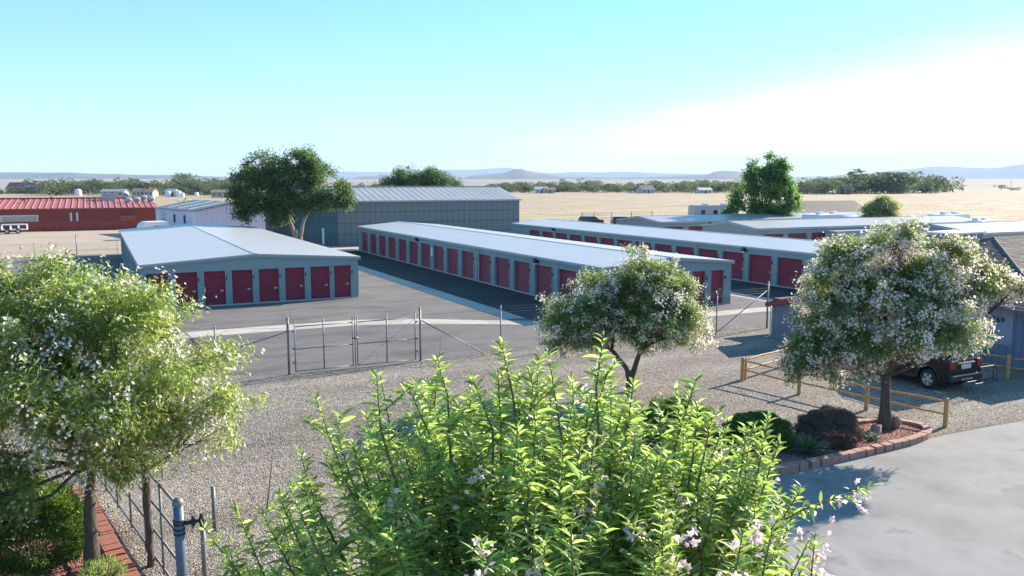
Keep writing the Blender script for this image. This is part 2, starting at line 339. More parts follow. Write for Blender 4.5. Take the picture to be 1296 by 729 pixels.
def make_tree(name, label, cat, base, fork, tr, lobes, seed, leaf, leaf_m, bark_m, twigs=500, per=60, ll=(.09, .14), lw=.02,
              flowers=0, fsize=.03, flower_m=None, spread=.1, group=None, tip_start=.25, twig_m=None, trunks=None, droop=.3, shell=2.2, fl_out=True, twig_r=.008, sides=10, gap=.75):
    rng = np.random.default_rng(seed); t = thing(name, label, cat, base, 0, group)
    wood = MB(); fork = Vector(fork)
    tps = trunks or [[(0, 0, -.1), (fork.x*.3+.03, fork.y*.3, fork.z*.35), (fork.x*.7, fork.y*.7+.03, fork.z*.7), tuple(fork)]]
    tops = []
    for k, tp in enumerate(tps):
        n = len(tp); rs = [tr*(1.35 if i == 0 else 1-.42*i/(n-1)) for i in range(n)]
        tp2 = [Vector(tp[0])]; rr = [rs[0]]
        for i in range(1, n):                                       # knobbly subdivided trunk
            for s in (1/3, 2/3, 1):
                p = Vector(tp[i-1]).lerp(Vector(tp[i]), s)+Vector(rng.normal(size=3)*tr*.07); tp2.append(p); rr.append((rs[i-1]*(1-s)+rs[i]*s)*(1+rng.normal()*.05))
        wood.tube(tp2, rr, sides); tops.append((tp2[-1], rr[-1]))
    nodes = []
    limb = MB()
    for i, (cx, cy, cz, rx, ry, rz) in enumerate(lobes):
        c = Vector((cx, cy, cz)); o, r0 = min(tops, key=lambda q: (q[0]-c).length) if len(tops) > 1 else tops[0]
        mid = o.lerp(c, .5)+Vector(rng.normal(size=3)*.12*(c-o).length)+Vector((0, 0, .05))
        pts = [o-Vector((0, 0, r0*.5)), o.lerp(mid, .5)+Vector(rng.normal(size=3)*.04), mid, mid.lerp(c, .5)+Vector(rng.normal(size=3)*.06), c+Vector((0, 0, rz*.3))]
        limb.tube(pts, [r0*.62, r0*.5, r0*.38, r0*.26, r0*.12], 7)
        for q in (2, 3, 4): nodes.append((np.array(pts[q]), i))
        for k in range(5):                                          # sub-limbs
            d = Vector(unit(rng.normal(size=(1, 3)))[0]); d.z = abs(d.z)*.8 if rng.random() < .7 else d.z
            e = c+Vector((d.x*rx, d.y*ry, d.z*rz))*.62; s0 = pts[2].lerp(pts[3], rng.random()); m2 = s0.lerp(e, .5)+Vector(rng.normal(size=3)*.07*(e-s0).length)
            limb.tube([s0, m2, e], [r0*.24, r0*.15, r0*.06], 5, cap=False)
            nodes += [(np.array(m2), i), (np.array(e), i)]
    wood.build('trunk', bark_m, t, True); limb.build('limbs', bark_m, t, True)
    vol = np.array([l[3]*l[4]*l[5] for l in lobes])**.7; pr = vol/vol.sum(); NP = np.array([n_[0] for n_ in nodes]); NL = np.array([n_[1] for n_ in nodes])
    tw = MB(); LP = []; LD = []; FP = []; FD = []
    lob = np.array(lobes); idx = rng.choice(len(lobes), twigs, p=pr)
    allc = lob[:, :3].mean(0)
    for i in idx:
        d = unit(rng.normal(size=(1, 3)))[0]; e = lob[i, :3]+d*lob[i, 3:]*(rng.random()**(1/shell))*(1 if rng.random() < .8 else rng.uniform(1.05, 1.28))
        ok = np.where(NL == i)[0]; s = NP[ok[np.argmin(((NP[ok]-e)**2).sum(1)+rng.random(len(ok))*.3)]]
        v = e-s; ln = np.linalg.norm(v)
        if twig_r: tw.tube([s, s+v*.5+rng.normal(size=3)*.05*ln, e], [twig_r*1.6, twig_r, twig_r*.4], 3, cap=False)
        n = per; tt = tip_start+(1-tip_start)*rng.random(n)**.8
        # keep leafy length near the tip only
        tt = 1-(1-tt)*min(1., 1.1/max(ln, .01))
        p = s+v*tt[:, None]+rng.normal(size=(n, 3))*spread
        vd = v/max(ln, 1e-6)
        LP.append(p); LD.append(vd*.7+rng.normal(size=(n, 3))*.75+(p-e)*.4+np.array([0, 0, .12]))
        if flowers:
            nf = rng.poisson(flowers)
            if nf:
                od = unit((e-allc)[None])[0]; q = e+rng.normal(size=(nf, 3))*spread*.9+od*.05
                FP.append(q); FD.append(np.tile(od+np.array([0, 0, .3]), (nf, 1))+rng.normal(size=(nf, 3))*.6)
    LP = np.concatenate(LP); LD = np.concatenate(LD)
    size = lob[:, 3:].max(); q = LP/size*5.2; ph = rng.uniform(0, 6.28, 6)     # clumps and gaps
    cl = np.sin(q[:, 0]+ph[0]+1.3*np.sin(q[:, 1]*.7+ph[3]))+np.sin(q[:, 1]*1.1+ph[1]+1.2*np.sin(q[:, 2]*.8+ph[4]))+np.sin(q[:, 2]*1.35+ph[2]+1.1*np.sin(q[:, 0]*.9+ph[5]))
    keep = cl+rng.normal(size=len(LP))*.45 > -gap; LP = LP[keep]; LD = LD[keep]; n = len(LP)
    if twig_r: tw.build('twigs', twig_m or bark_m, t, kind='stuff')
    V, F = leaf_arrays(LP, LD, rng.uniform(ll[0], ll[1], n), rng.uniform(.8, 1.2, n)*lw, rng, droop=droop)
    soup('crown', V, F, leaf_m, t, 'stuff')
    if FP:
        FP = np.concatenate(FP); FD = np.concatenate(FD)
        V, F = flower_arrays(FP, FD, rng.uniform(.7, 1.3, len(FP))*fsize, rng)
        soup('blossom', V, F, flower_m, t, 'stuff')
    return t

# ------------------------------------------------------------------ the land
def sheet(name, poly, z, m):
    b = MB(); b.add([(x, y, z) for x, y in poly], [tuple(range(len(poly)))]); return struct(name, b, m)
ext = 18000
sheet('ground', [(-ext, -ext), (ext, -ext), (ext, ext), (-ext, ext)], -.03, M['field'])
sheet('dirt_yard', [(-90, -30), (135, -30), (128, 118), (70, 132), (52, 146), (-90, 146)], -.018, M['dirt'])
sheet('gravel_yard', [(-40, -25), (60, -25), (60, 34), (-40, 34)], -.006, M['gravel'])
sheet('asphalt_lot', [(-14, 42.5), (4.4, 33.6), (6.4, 32.6), (12, 32.6), (18, 32.9), (31.5, 32.9), (33.5, 31.0), (62, 31), (62, 90), (58, 96.9), (-12, 96.9)], 0, M['asphalt'])
sheet('driveway', [(9, -25), (60, -25), (60, 15.6), (30, 15.9), (26.2, 15.85), (22.6, 15.95), (9, 15.5)], 0, M['driveway'])
g = MB()
for seq, w in (([(-8, 43.5), (6, 43.55), (12, 43.45), (15.2, 42.4), (18.2, 40.6), (20.9, 39.0), (24, 37.9), (30, 37.2), (37.9, 37.3)], 1.7),):
    L_ = []; R_ = []
    for i, p in enumerate(seq):
        a = Vector(seq[max(i-1, 0)]); b = Vector(seq[min(i+1, len(seq)-1)]); d = (b-a).normalized(); n_ = Vector((-d.y, d.x))*w/2*(1 if i < 4 else .75)
        L_.append(Vector(p)+n_); R_.append(Vector(p)-n_)
    g.add([(p.x, p.y, .004) for p in L_+R_], [(i, i+1, len(seq)+i+1, len(seq)+i) for i in range(len(seq)-1)])
struct('concrete_cross_gutter', g, M['concrete'])
for nm, x0, x1, y0, y1 in (('concrete_gutter', 19.9, 21.05, 40.8, 96), ('concrete_gutter', 37.6, 38.8, 38.2, 96)):
    sheet(nm, [(x0, y0), (x1, y0), (x1, y1), (x0, y1)], .004 if nm else 0, M['concrete'])
for xa, xb in ((21.05, 25.75), (38.8, 43.85)):  # dark sheets where the blocks' shade falls, deepening it by colour
    sheet('shade_lane', [(xa, 38.9 if xa < 30 else 38.2), (xb, 38.9 if xa < 30 else 38.2), (xb, 92), (xa, 92)], .008, M['shade_asphalt'])
sheet('concrete_apron', [(17, 92), (33, 92), (33, 97.3), (17, 97.3)], .008, M['concrete'])
sheet('dirt_road', [(-80, 103), (18, 103), (18, 141), (-80, 139)], -.010, M['dirt'])
# land beyond the field, rising a little, and the hill ranges (real height and depth)
def polar(az, r):      # az in degrees to the right of the camera heading
    a = R(90-26.4-az); return r*math.cos(a), r*math.sin(a)
def az_px(u): return math.degrees(math.atan((u-648)/1067.5))
nprng = np.random.default_rng(11)
def smooth_noise(n, oct_, seed):
    r = np.random.default_rng(seed); x = np.linspace(0, 1, n); o = np.zeros(n)
    for k, (f, a) in enumerate(oct_):
        p = r.normal(size=f+3); o += a*np.interp(x*f, np.arange(f+3), p)
    return o
def terrain(name, r0, r1, prof, m, z0=-1., az0=-48, az1=48, na=240, nr=14, rough=.12, seed=3):
    """prof: list of (u_px, height_px above eye level at crest); crest lies half way"""
    us = np.array([648+1067.5*math.tan(R(a)) for a in np.linspace(az0, az1, na)])
    hp = np.interp(us, [p[0] for p in prof], [p[1] for p in prof]); V = []; rc = (r0+r1)/2
    hp = hp+smooth_noise(na, [(30, .22), (70, .18), (110, .12)], seed)*np.clip(hp/6, 0, 1)
    rr = np.random.default_rng(seed)
    for j in range(nr):
        t = j/(nr-1); s = math.sin(math.pi*min(t, 1)) if t < 1 else 0
        for i, a in enumerate(np.linspace(az0, az1, na)):
            r = r0+(r1-r0)*t; crest = hp[i]/1067.5*rc+CAM_H
            fold = 1+rough*math.sin(i*.9+3*math.sin(i*.23+seed)+j*.5)*(1-abs(2*t-1)) if t < .5 else 1
            h = z0+(max(crest, z0+1)-z0)*(s**1.3)*(fold if t < .45 else 1)
            x, y = polar(a, r); V.append((x, y, h))
    F = [(j*na+i, j*na+i+1, (j+1)*na+i+1, (j+1)*na+i) for j in range(nr-1) for i in range(na-1)]
    me = bpy.data.meshes.new(name); me.from_pydata(V, [], F); me.materials.append(m); me.polygons.foreach_set('use_smooth', [True]*len(F))
    return struct(name, me)
# gently rising plain
b = MB(); na = 60; V = []; F = []
for j, (r, z) in enumerate(((880, -.5), (1300, .8), (2200, 7), (4200, 16), (6500, 27), (17000, 60))):
    for i in range(na):
        x, y = polar(-50+100*i/(na-1), r); V.append((x, y, z))
F = [(j*na+i, j*na+i+1, (j+1)*na+i+1, (j+1)*na+i) for j in range(5) for i in range(na-1)]
b.add(V, F); struct('far_plain', b, M['plain'])
terrain('mesa_hills', 5200, 7600, [(-700, 4), (-200, 7), (0, 10), (60, 10.5), (110, 9.5), (170, 8), (240, 7), (300, 5), (340, 2), (380, -2), (430, 0), (455, 6), (480, 7), (505, 1), (540, -2), (575, 2), (600, 8), (622, 9.5), (638, 11), (657, 17), (668, 13), (680, 10), (692, 10), (712, 6), (745, 6), (780, 5), (820, 6), (880, 8.5), (895, 9), (905, 13), (925, 13.5), (945, 11), (965, 7), (1000, 5), (1050, 4), (1065, 9), (1080, 8), (1100, 3), (1140, 5), (1200, -2), (2300, -3)], M['hill'], seed=5)
terrain('mountain_range', 13000, 17500, [(-700, 2), (300, 4), (380, 9), (430, 12), (500, 12), (560, 14), (600, 15), (640, 18), (660, 15), (690, 11), (740, 12), (800, 12), (880, 9), (950, 10), (1000, 5), (1050, 7), (1110, 11), (1150, 14), (1190, 17), (1230, 15), (1260, 15), (1290, 18), (1330, 21), (1500, 24), (2300, 16)], M['hill'], seed=9)

# ------------------------------------------------------------------ storage buildings
SLAT = .085
def door_mesh(w, h, m):
    b = MB(); n = int(h/SLAT); V = []; F = []
    for i in range(n+1):
        z = h*i/n; d = .0
        V += [(-w/2, d, z), (w/2, d, z)]
        if i < n: V += [(-w/2, .018, z+h/n*.5), (w/2, .018, z+h/n*.5)]
    r = len(V)//2
    F = [(2*i, 2*i+1, 2*i+3, 2*i+2) for i in range(r-1)]
    b.add(V, F); b.box(-w/2, w/2, .0, .03, 0, .05)
    return b.mesh('roll_up_door', m)
def handle_mesh():
    b = MB(); b.box(-.02, .16, .02, .05, -.03, .03); b.box(.02, .06, .045, .08, -.09, .05); b.box(.12, .17, .02, .045, -.06, .06); return b.mesh('door_handle', M['trim'])
def hasp_mesh():
    b = MB(); b.box(-.035, .035, 0, .05, -.09, .09); b.tube([(0, .05, -.03), (0, .08, -.08), (0, .05, -.12)], .012, 5); return b.mesh('latch', M['plastic'])
HM = handle_mesh(); LM = hasp_mesh()
def frame(o, s, n):
    """matrix: local x along wall, local y out of it"""
    return Matrix(((s[0], n[0], 0, o[0]), (s[1], n[1], 0, o[1]), (0, 0, 1, o[2] if len(o) > 2 else 0), (0, 0, 0, 1)))
DOORS = {}
def wall_with_doors(root, Mx, length, eave_f, doors, dh, wm, dm, handles=True, ribs=.3, seed=0, base=True):
    """header, pilasters and recessed doors along one wall; eave_f(s)= wall top height"""
    key_w = None; rd = random.Random(seed)
    hd = MB(); N_ = max(2, int(length/1.0))
    ss = sorted(set([0, length]+[length*i/N_ for i in range(N_+1)]+[length/2]))
    for a, c in zip(ss[:-1], ss[1:]):
        za, zc = eave_f(a), eave_f(c)
        vs = [(a, 0, dh), (c, 0, dh), (c, 0, zc), (a, 0, za), (a, -.12, dh), (c, -.12, dh), (c, -.12, zc), (a, -.12, za)]
        hd.add([Mx @ Vector(v) for v in vs], [(0, 1, 2, 3), (0, 4, 5, 1), (3, 2, 6, 7)])
    s = .1
    while s < length-.05:
        z1 = eave_f(s)-.02
        hd.box(s, s+.06, 0, .028, dh+.07, z1, M_=Mx); s += ribs
    hd.box(0, length, .0, .03, dh+.003, dh+.065, M_=Mx)
    hd.build('wall_header', wm, root)
    edges = [0]+[v for d in doors for v in d]+[length]
    gap_meshes = {}
    for a, c in zip(edges[0::2], edges[1::2]):
        if c-a < .04: continue
        w = round(c-a, 2)
        if w not in gap_meshes:
            p = MB(); p.box(0, w, -.16, .0, .0, dh-.003); nrib = max(1, int(w/ribs))
            for k in range(nrib):
                x = (k+.5)*w/nrib; p.box(x-.03, x+.03, 0, .026, .07, dh-.01)
            p.box(.0, .045, .001, .032, .07, dh-.02); p.box(w-.045, w, .001, .032, .07, dh-.02)
            gap_meshes[w] = p.mesh('pilaster', wm)
        o = part('pilaster', gap_meshes[w], root); o.matrix_local = Mx @ Matrix.Translation((a, 0, 0))
    back = MB(); back.box(.05, length-.05, -.6, -.2, 0, dh+.1, M_=Mx); back.build('dark_backing', M['jamb'], root)
    for a, c in doors:
        w = round(c-a, 2); k = (w, dh, dm.name)
        if k not in DOORS: DOORS[k] = door_mesh(w-.03, dh-.04, dm)
        o = part('roll_up_door', DOORS[k], root); o.matrix_local = Mx @ Matrix.Translation(((a+c)/2, -.14, .02))
        h = part('door_handle', HM, o); h.location = (w*.5-.28, 0, .92+rd.uniform(-.03, .03))
        l = part('latch', LM, o); l.location = (w*.5+.06, .15, dh*.78)
    st = MB(); st.box(.0, length, -.16, .045, .0, .06, M_=Mx); st.build('sill', M['trim'], root)
def storage(label, x0, x1, y0, y1, eave, ridge, axis, walls, wm, dm, rm, group=None, extra=None, name='storage_building', dh=2.13, ribseam=True):
    """axis 'y': ridge along y. walls: dict side-> list of door intervals measured along that side"""
    root = thing(name, label, 'storage building', ((x0+x1)/2, (y0+y1)/2, 0), 0, group); ox, oy = (x0+x1)/2, (y0+y1)/2
    X0, X1, Y0, Y1 = x0-ox, x1-ox, y0-oy, y1-oy
    gable = lambda L: (lambda s: eave+(ridge-eave)*(1-abs(2*s/L-1)))
    flat = lambda s: eave
    sides = {'S': (frame((X0, Y0), (1, 0), (0, -1)), X1-X0, axis == 'y'), 'W': (frame((X0, Y1), (0, -1), (-1, 0)), Y1-Y0, axis == 'x'),
             'N': (frame((X1, Y1), (-1, 0), (0, 1)), X1-X0, axis == 'y'), 'E': (frame((X1, Y0), (0, 1), (1, 0)), Y1-Y0, axis == 'x')}
    for k, (Mx, L, gb) in sides.items():
        f = gable(L) if gb else flat
        if k in walls and walls[k]: wall_with_doors(root, Mx, L, f, walls[k], dh, wm, dm, seed=ord(k))
        else:
            w = MB(); w.add([Mx @ Vector(v) for v in ((0, 0, 0), (L, 0, 0), (L, 0, f(L)), (L/2, 0, f(L/2)), (0, 0, f(0)))], [(0, 1, 2, 3, 4)])
            s = .15
            while s < L: w.box(s, s+.06, 0, .028, .0, f(s)-.02, M_=Mx); s += .3
            w.build('wall', wm, root)
    # roof slabs
    ov = .14; th = .09
    for sgn in (-1, 1):
        r = MB()
        if axis == 'y':
            e = X1+ov if sgn > 0 else X0-ov; sl = (ridge-eave)/((X1-X0)/2); ze = eave-sl*ov
            r.add([(0, Y0-ov, ridge), (0, Y1+ov, ridge), (e, Y1+ov, ze), (e, Y0-ov, ze), (0, Y0-ov, ridge+th), (0, Y1+ov, ridge+th), (e, Y1+ov, ze+th), (e, Y0-ov, ze+th)],
                  [(0, 1, 2, 3), (4, 7, 6, 5), (2, 3, 7, 6), (0, 3, 7, 4), (1, 2, 6, 5)])
            n_ = int((Y1-Y0)/6)
            for i in range(n_+1):                               # low lap joints between the sheets
                y = Y0+(Y1-Y0)*i/n_
                r.add([(0, y-.03, ridge+th+.001), (0, y+.03, ridge+th+.001), (e, y+.03, ze+th+.001), (e, y-.03, ze+th+.001), (0, y, ridge+th+.008), (e, y, ze+th+.008)], [(0, 4, 5, 3), (4, 1, 2, 5), (3, 5, 2)])
        else:
            e = Y1+ov if sgn > 0 else Y0-ov; sl = (ridge-eave)/((Y1-Y0)/2); ze = eave-sl*ov
            r.add([(X0-ov, 0, ridge), (X1+ov, 0, ridge), (X1+ov, e, ze), (X0-ov, e, ze), (X0-ov, 0, ridge+th), (X1+ov, 0, ridge+th), (X1+ov, e, ze+th), (X0-ov, e, ze+th)],
                  [(0, 1, 2, 3), (4, 7, 6, 5), (2, 3, 7, 6), (0, 3, 7, 4), (1, 2, 6, 5)])
        r.build('roof', rm, root)
    tr = MB()
    if axis == 'y':
        tr.box(-.12, .12, Y0-ov, Y1+ov, ridge+th-.01, ridge+th+.025)
    else: tr.box(X0-ov, X1+ov, -.12, .12, ridge+th-.01, ridge+th+.025)
    tr.build('ridge_cap', rm, root)
    fa = MB()
    for k, (Mx, L, gb) in sides.items():
        f = gable(L) if gb else flat
        pts = [0, L/2, L] if gb else [0, L]
        for a, c in zip(pts[:-1], pts[1:]):
            za, zc = f(a)-.07, f(c)-.07; o_ = .15 if not gb else .152
            vs = [(a-(.15 if a == 0 else 0), .03, za-.05), (c+(.15 if c == L else 0), .03, zc-.05), (c+(.15 if c == L else 0), .03, zc+.06), (a-(.15 if a == 0 else 0), .03, za+.06)]
            vs += [(v[0], o_, v[2]) for v in vs]
            fa.add([Mx @ Vector(v) for v in vs], [(4, 5, 6, 7), (0, 1, 5, 4), (0, 4, 7, 3), (1, 2, 6, 5)])
    fa.build('fascia', M['trim'] if wm is M['siding_far'] else wm, root)
    return root
def wall_lamp(root, loc, n):
    b = MB(); Mx = frame(loc, (-n[1], n[0]), n); b.box(-.16, .16, 0, .28, -.02, .30, M_=Mx); b.build('wall_lamp', M['plastic'], root)
    l = MB(); l.box(-.13, .13, .03, .26, -.09, -.025, M_=Mx); return l.build('lamp_lens', M['white'], root)
d1 = [(2.45+1.6*i-2.2, 2.45+1.6*i-2.2+1.22) for i in range(7)]+[(13.56-2.2, 14.66-2.2)]
B1 = storage('low blue-grey storage block with eight maroon doors across its gable end facing the gate', 2.2, 15.15, 53.1, 94, 2.6, 3.02, 'y',
             {'S': d1, 'W': [(5, 7.3), (36.5, 38.6)]}, M['siding'], M['door'], M['roof'], 'storage blocks with maroon doors')
b = MB(); b.box(-6.475-.2, -6.475-.03, -10.2, -9.6, 1.1, 1.9); b.build('meter_box', M['grey_metal'], B1)
ln = 89.5-40.0
dW2 = []
for i in range(16):
    y1 = 88.45-3.085*i; dW2.append((89.5-y1, 89.5-y1+2.3))
dS2 = [(x-25.7, x-25.7+1.0) for x in (26.3, 27.72, 29.14, 30.56, 31.98, 33.4)]
B2 = storage('long blue-grey storage block in the middle, maroon doors along its shaded side', 25.7, 34.95, 40.0, 89.5, 2.6, 3.0, 'y',
             {'W': dW2, 'S': dS2}, M['siding'], M['door'], M['roof'], 'storage blocks with maroon doors')
wall_lamp(B2, (-4.625, 70.6-64.75, 2.25), (-1, 0)); wall_lamp(B2, (-4.625, 48-64.75, 2.25), (-1, 0))
b = MB(); b.box(-4.625-.13, -4.625-.03, 66.85-64.75, 67.15-64.75, 1.2, 1.9); b.build('meter_box', M['white'], B2)
for yy in (73.05, 57.3):
    b = MB(); b.tube([(-4.69, yy-64.75, 0), (-4.69, yy-64.75, 2.55)], .045, 6); b.build('downspout', M['trim'], B2)
dW3 = []
for i in range(15):
    y1 = 83.7-2.96*i
    if y1-2.35 > 40.3: dW3.append((88-y1, 88-y1+2.35))
B3 = storage('long storage block right of the middle one, blinding white roof and large maroon doors', 43.8, 53.2, 40.0, 88, 2.6, 3.0, 'y',
             {'W': dW3, 'S': [(x, x+1.0) for x in (.6, 2.0, 3.4, 4.8, 6.2, 7.6)]}, M['siding'], M['door'], M['roof'], 'storage blocks with maroon doors')
wall_lamp(B3, (-4.7, 78.0-64, 2.3), (-1, 0)); wall_lamp(B3, (-4.7, 48.6-64, 2.3), (-1, 0))
for yy in (69.1, 54.35):
    b = MB(); b.tube([(-4.76, yy-64, 0), (-4.76, yy-64, 2.55)], .045, 6); b.build('downspout', M['trim'], B3)
dS5 = [(.9+3.3*i, .9+3.3*i+2.6) for i in range(10)]
B5 = storage('pale grey storage block lying across behind the brightest white roof', 60.45, 96, 65.4, 74.1, 2.7, 3.25, 'x',
             {'S': dS5}, M['siding_far'], M['door_faded'], M['roof_far'], 'pale storage blocks at the far side')
b = MB(); b.box(-17.775+9.4, -17.775+18.6, -4.35-1.6, -4.35-.05, 0, 2.25); b.box(-17.775+9.3, -17.775+18.7, -4.35-1.7, -4.35-.04, 2.253, 2.33, 0); b.build('lean_to', M['grey_metal'], B5)
B4 = storage('farthest pale grey storage block, only its left end doors in view', 60.1, 97, 81.3, 90.5, 2.7, 3.2, 'x',
             {'S': [(.6+3.5*i, .6+3.5*i+2.7) for i in range(10)]}, M['siding_far'], M['door_faded'], M['roof_far'], 'pale storage blocks at the far side')
wall_lamp(B4, (-18.45+7.3, -4.6, 2.3), (0, -1))
B6 = storage('pale metal building behind the shingled office roof with a long white roof', 73.5, 112, 50.4, 60.4, 2.7, 3.3, 'x', {}, M['siding_far'], M['door_faded'], M['roof_far'], None, name='metal_building')

# warehouse
def warehouse():
    x0, x1, y0, y1, e, rg = 19.5, 49.4, 97.5, 110.5, 5.2, 6.75
    t = thing('warehouse', 'tall slate grey metal warehouse with teal end behind the spreading tree', 'warehouse', (x0, y0, 0))
    w = MB(); W_ = x1-x0; D = y1-y0
    w.box(0, W_, .06, D, 0, e-.02); w.prism([(0.02, e-.02), (D/2, rg-.02), (D-.02, e-.02)], 'x', .02, W_-.02); w.build('wall', M['jamb'], t)
    xt = 6.0; nc = 31; pw = (W_-xt)/nc; pm = MB(); pm.box(.02, pw-.02, -.0, .059, .025, e/4-.025); pm.box(pw*.5-.015, pw*.5+.015, -.012, .0, .03, e/4-.03); pm = pm.mesh('wall_panel', M['warehouse'])
    for i in range(nc):
        for j in range(4):
            part('wall_panel', pm, t, loc=(xt+i*pw, rnd.uniform(-.012, .006), j*e/4))
    tm = MB(); tm.box(.01, .49, 0, .059, 0, e-.05); tm.box(.2, .26, -.025, 0, 0, e-.05); tm = tm.mesh('teal_panel', M['teal'])
    for i in range(12): part('teal_panel', tm, t, loc=(i*.5, rnd.uniform(-.015, .005), 0))
    d = MB(); d.box(4.1, 4.35, -.05, -.005, .2, 2.1); d.box(1.1, 1.3, -.05, -.005, .2, 2.0); d.build('door_frame', M['white'], t)
    r = MB()
    for s in (0, 1):
        ya, yb = (-.2, D/2) if s == 0 else (D+.2, D/2)
        r.add([(-.2, ya, e-.04), (W_+.2, ya, e-.04), (W_+.2, yb, rg), (-.2, yb, rg), (-.2, ya, e+.06), (W_+.2, ya, e+.06), (W_+.2, yb, rg+.1), (-.2, yb, rg+.1)], [(0, 1, 2, 3), (4, 5, 6, 7), (0, 1, 5, 4), (0, 3, 7, 4), (1, 2, 6, 5)])
    r.build('roof', M['roof_far'], t)
    n = 36; sm = MB(); sm.add([(-.03, -.2, e+.062), (.03, -.2, e+.062), (.03, D/2, rg+.102), (-.03, D/2, rg+.102), (0, -.2, e+.09), (0, D/2, rg+.13)], [(0, 4, 5, 3), (4, 1, 2, 5), (0, 1, 4)]); sm = sm.mesh('roof_seam', M['roof_far'])
    for i in range(n): part('roof_seam', sm, t, loc=(W_*(i+.2)/n, 0, 0))
    c = MB(); c.box(-.2, W_+.2, D/2-.2, D/2+.2, rg+.12, rg+.2); c.box(-.2, W_+.2, -.32, -.2, e-.12, e+.07); c.build('gutter', M['trim'], t)
    c = MB(); c.box(W_-.02, W_+.05, -.06, .1, 0, e); c.build('corner_trim', M['trim'], t)
    d = MB(); d.tube([(W_-7.5, -.05, 0), (W_-7.5, -.05, e)], .05, 6); d.build('downspout', M['grey_metal'], t)
warehouse()

# small white shed, turned from the others
def white_shed():
    t = thing('metal_shed', 'lavender-white metal shed with three pale strips on its dark roof', 'shed', (11.95, 120.14, 0), R(13))
    w, l, e, rg = 11.6, 17, 3.6, 4.65          # gable along +x, length along +y
    b = MB(); b.box(0, .08, 0, l, 0, e); b.box(.08, w, l-.08, l, 0, e); b.box(w-.08, w, 0, l-.08, 0, e); b.box(.08, w-.08, .1, .16, 0, e); b.prism([(0, e), (w/2, rg), (w, e)], 'y', .1, .16); b.build('wall', M['shed_white'], t)
    pm = MB(); pm.prism([(0, 0), (.12, -.09), (.30, -.09), (.42, 0)], 'z', 0, 1); pm = pm.mesh('siding_sheet', M['shed_white'])
    for i in range(27):
        x = .02+i*.43; h = e+(rg-e)*(1-abs(2*(x+.21)/w-1))-.08
        o = part('siding_sheet', pm, t, loc=(x, .1, 0)); o.scale = (1, 1, h)
    for i, y in enumerate((4.0, 8.3)):
        f = MB(); f.box(-.05, -.003, y-.45, y+.45, 1.7, 3.0); o = f.build('window', M['trim'], t)
        g = MB(); g.box(-.07, -.052, y-.36, y+.36, 1.8, 2.9); g.build('pane', M['glass'], o)
    for j, (z, hh, c) in enumerate(((3.05, .16, 'grey_metal'), (2.45, .5, 'trim'), (1.8, .45, 'grey_metal'))):
        f = MB(); f.box(-.03, -.003, 12.2, 14.6, z, z+hh); f.build('faded_sign_panel', M[c], t)
    for s in (0, 1):
        r = MB(); xa = -.25 if s == 0 else w+.25; ze = e-.05
        r.add([(xa, -.25, ze), (w/2, -.25, rg), (w/2, l+.25, rg), (xa, l+.25, ze), (xa, -.25, ze+.1), (w/2, -.25, rg+.1), (w/2, l+.25, rg+.1), (xa, l+.25, ze+.1)], [(0, 1, 2, 3), (4, 5, 6, 7), (0, 3, 7, 4), (0, 1, 5, 4), (3, 2, 6, 7)]); r.build('roof', M['shed_roof'], t)
    f = lambda x: e-.05+.1+(rg-e+.05)*(x+.25)/(w/2+.25)
    for y in (2.5, 7, 11.5):
        r = MB(); r.add([(.3, y, f(.3)+.012), (5.3, y, f(5.3)+.012), (5.3, y+.85, f(5.3)+.012), (.3, y+.85, f(.3)+.012), (.3, y, f(.3)+.05), (5.3, y, f(5.3)+.05), (5.3, y+.85, f(5.3)+.05), (.3, y+.85, f(.3)+.05)], [(4, 5, 6, 7), (0, 3, 7, 4), (0, 1, 5, 4), (1, 2, 6, 5), (3, 2, 6, 7)]); r.build('roof_light', M['translucent_panel'], t)
    c = MB(); c.box(-.1, .02, -.02, .08, 0, e); c.build('corner_trim', M['white'], t)
white_shed()

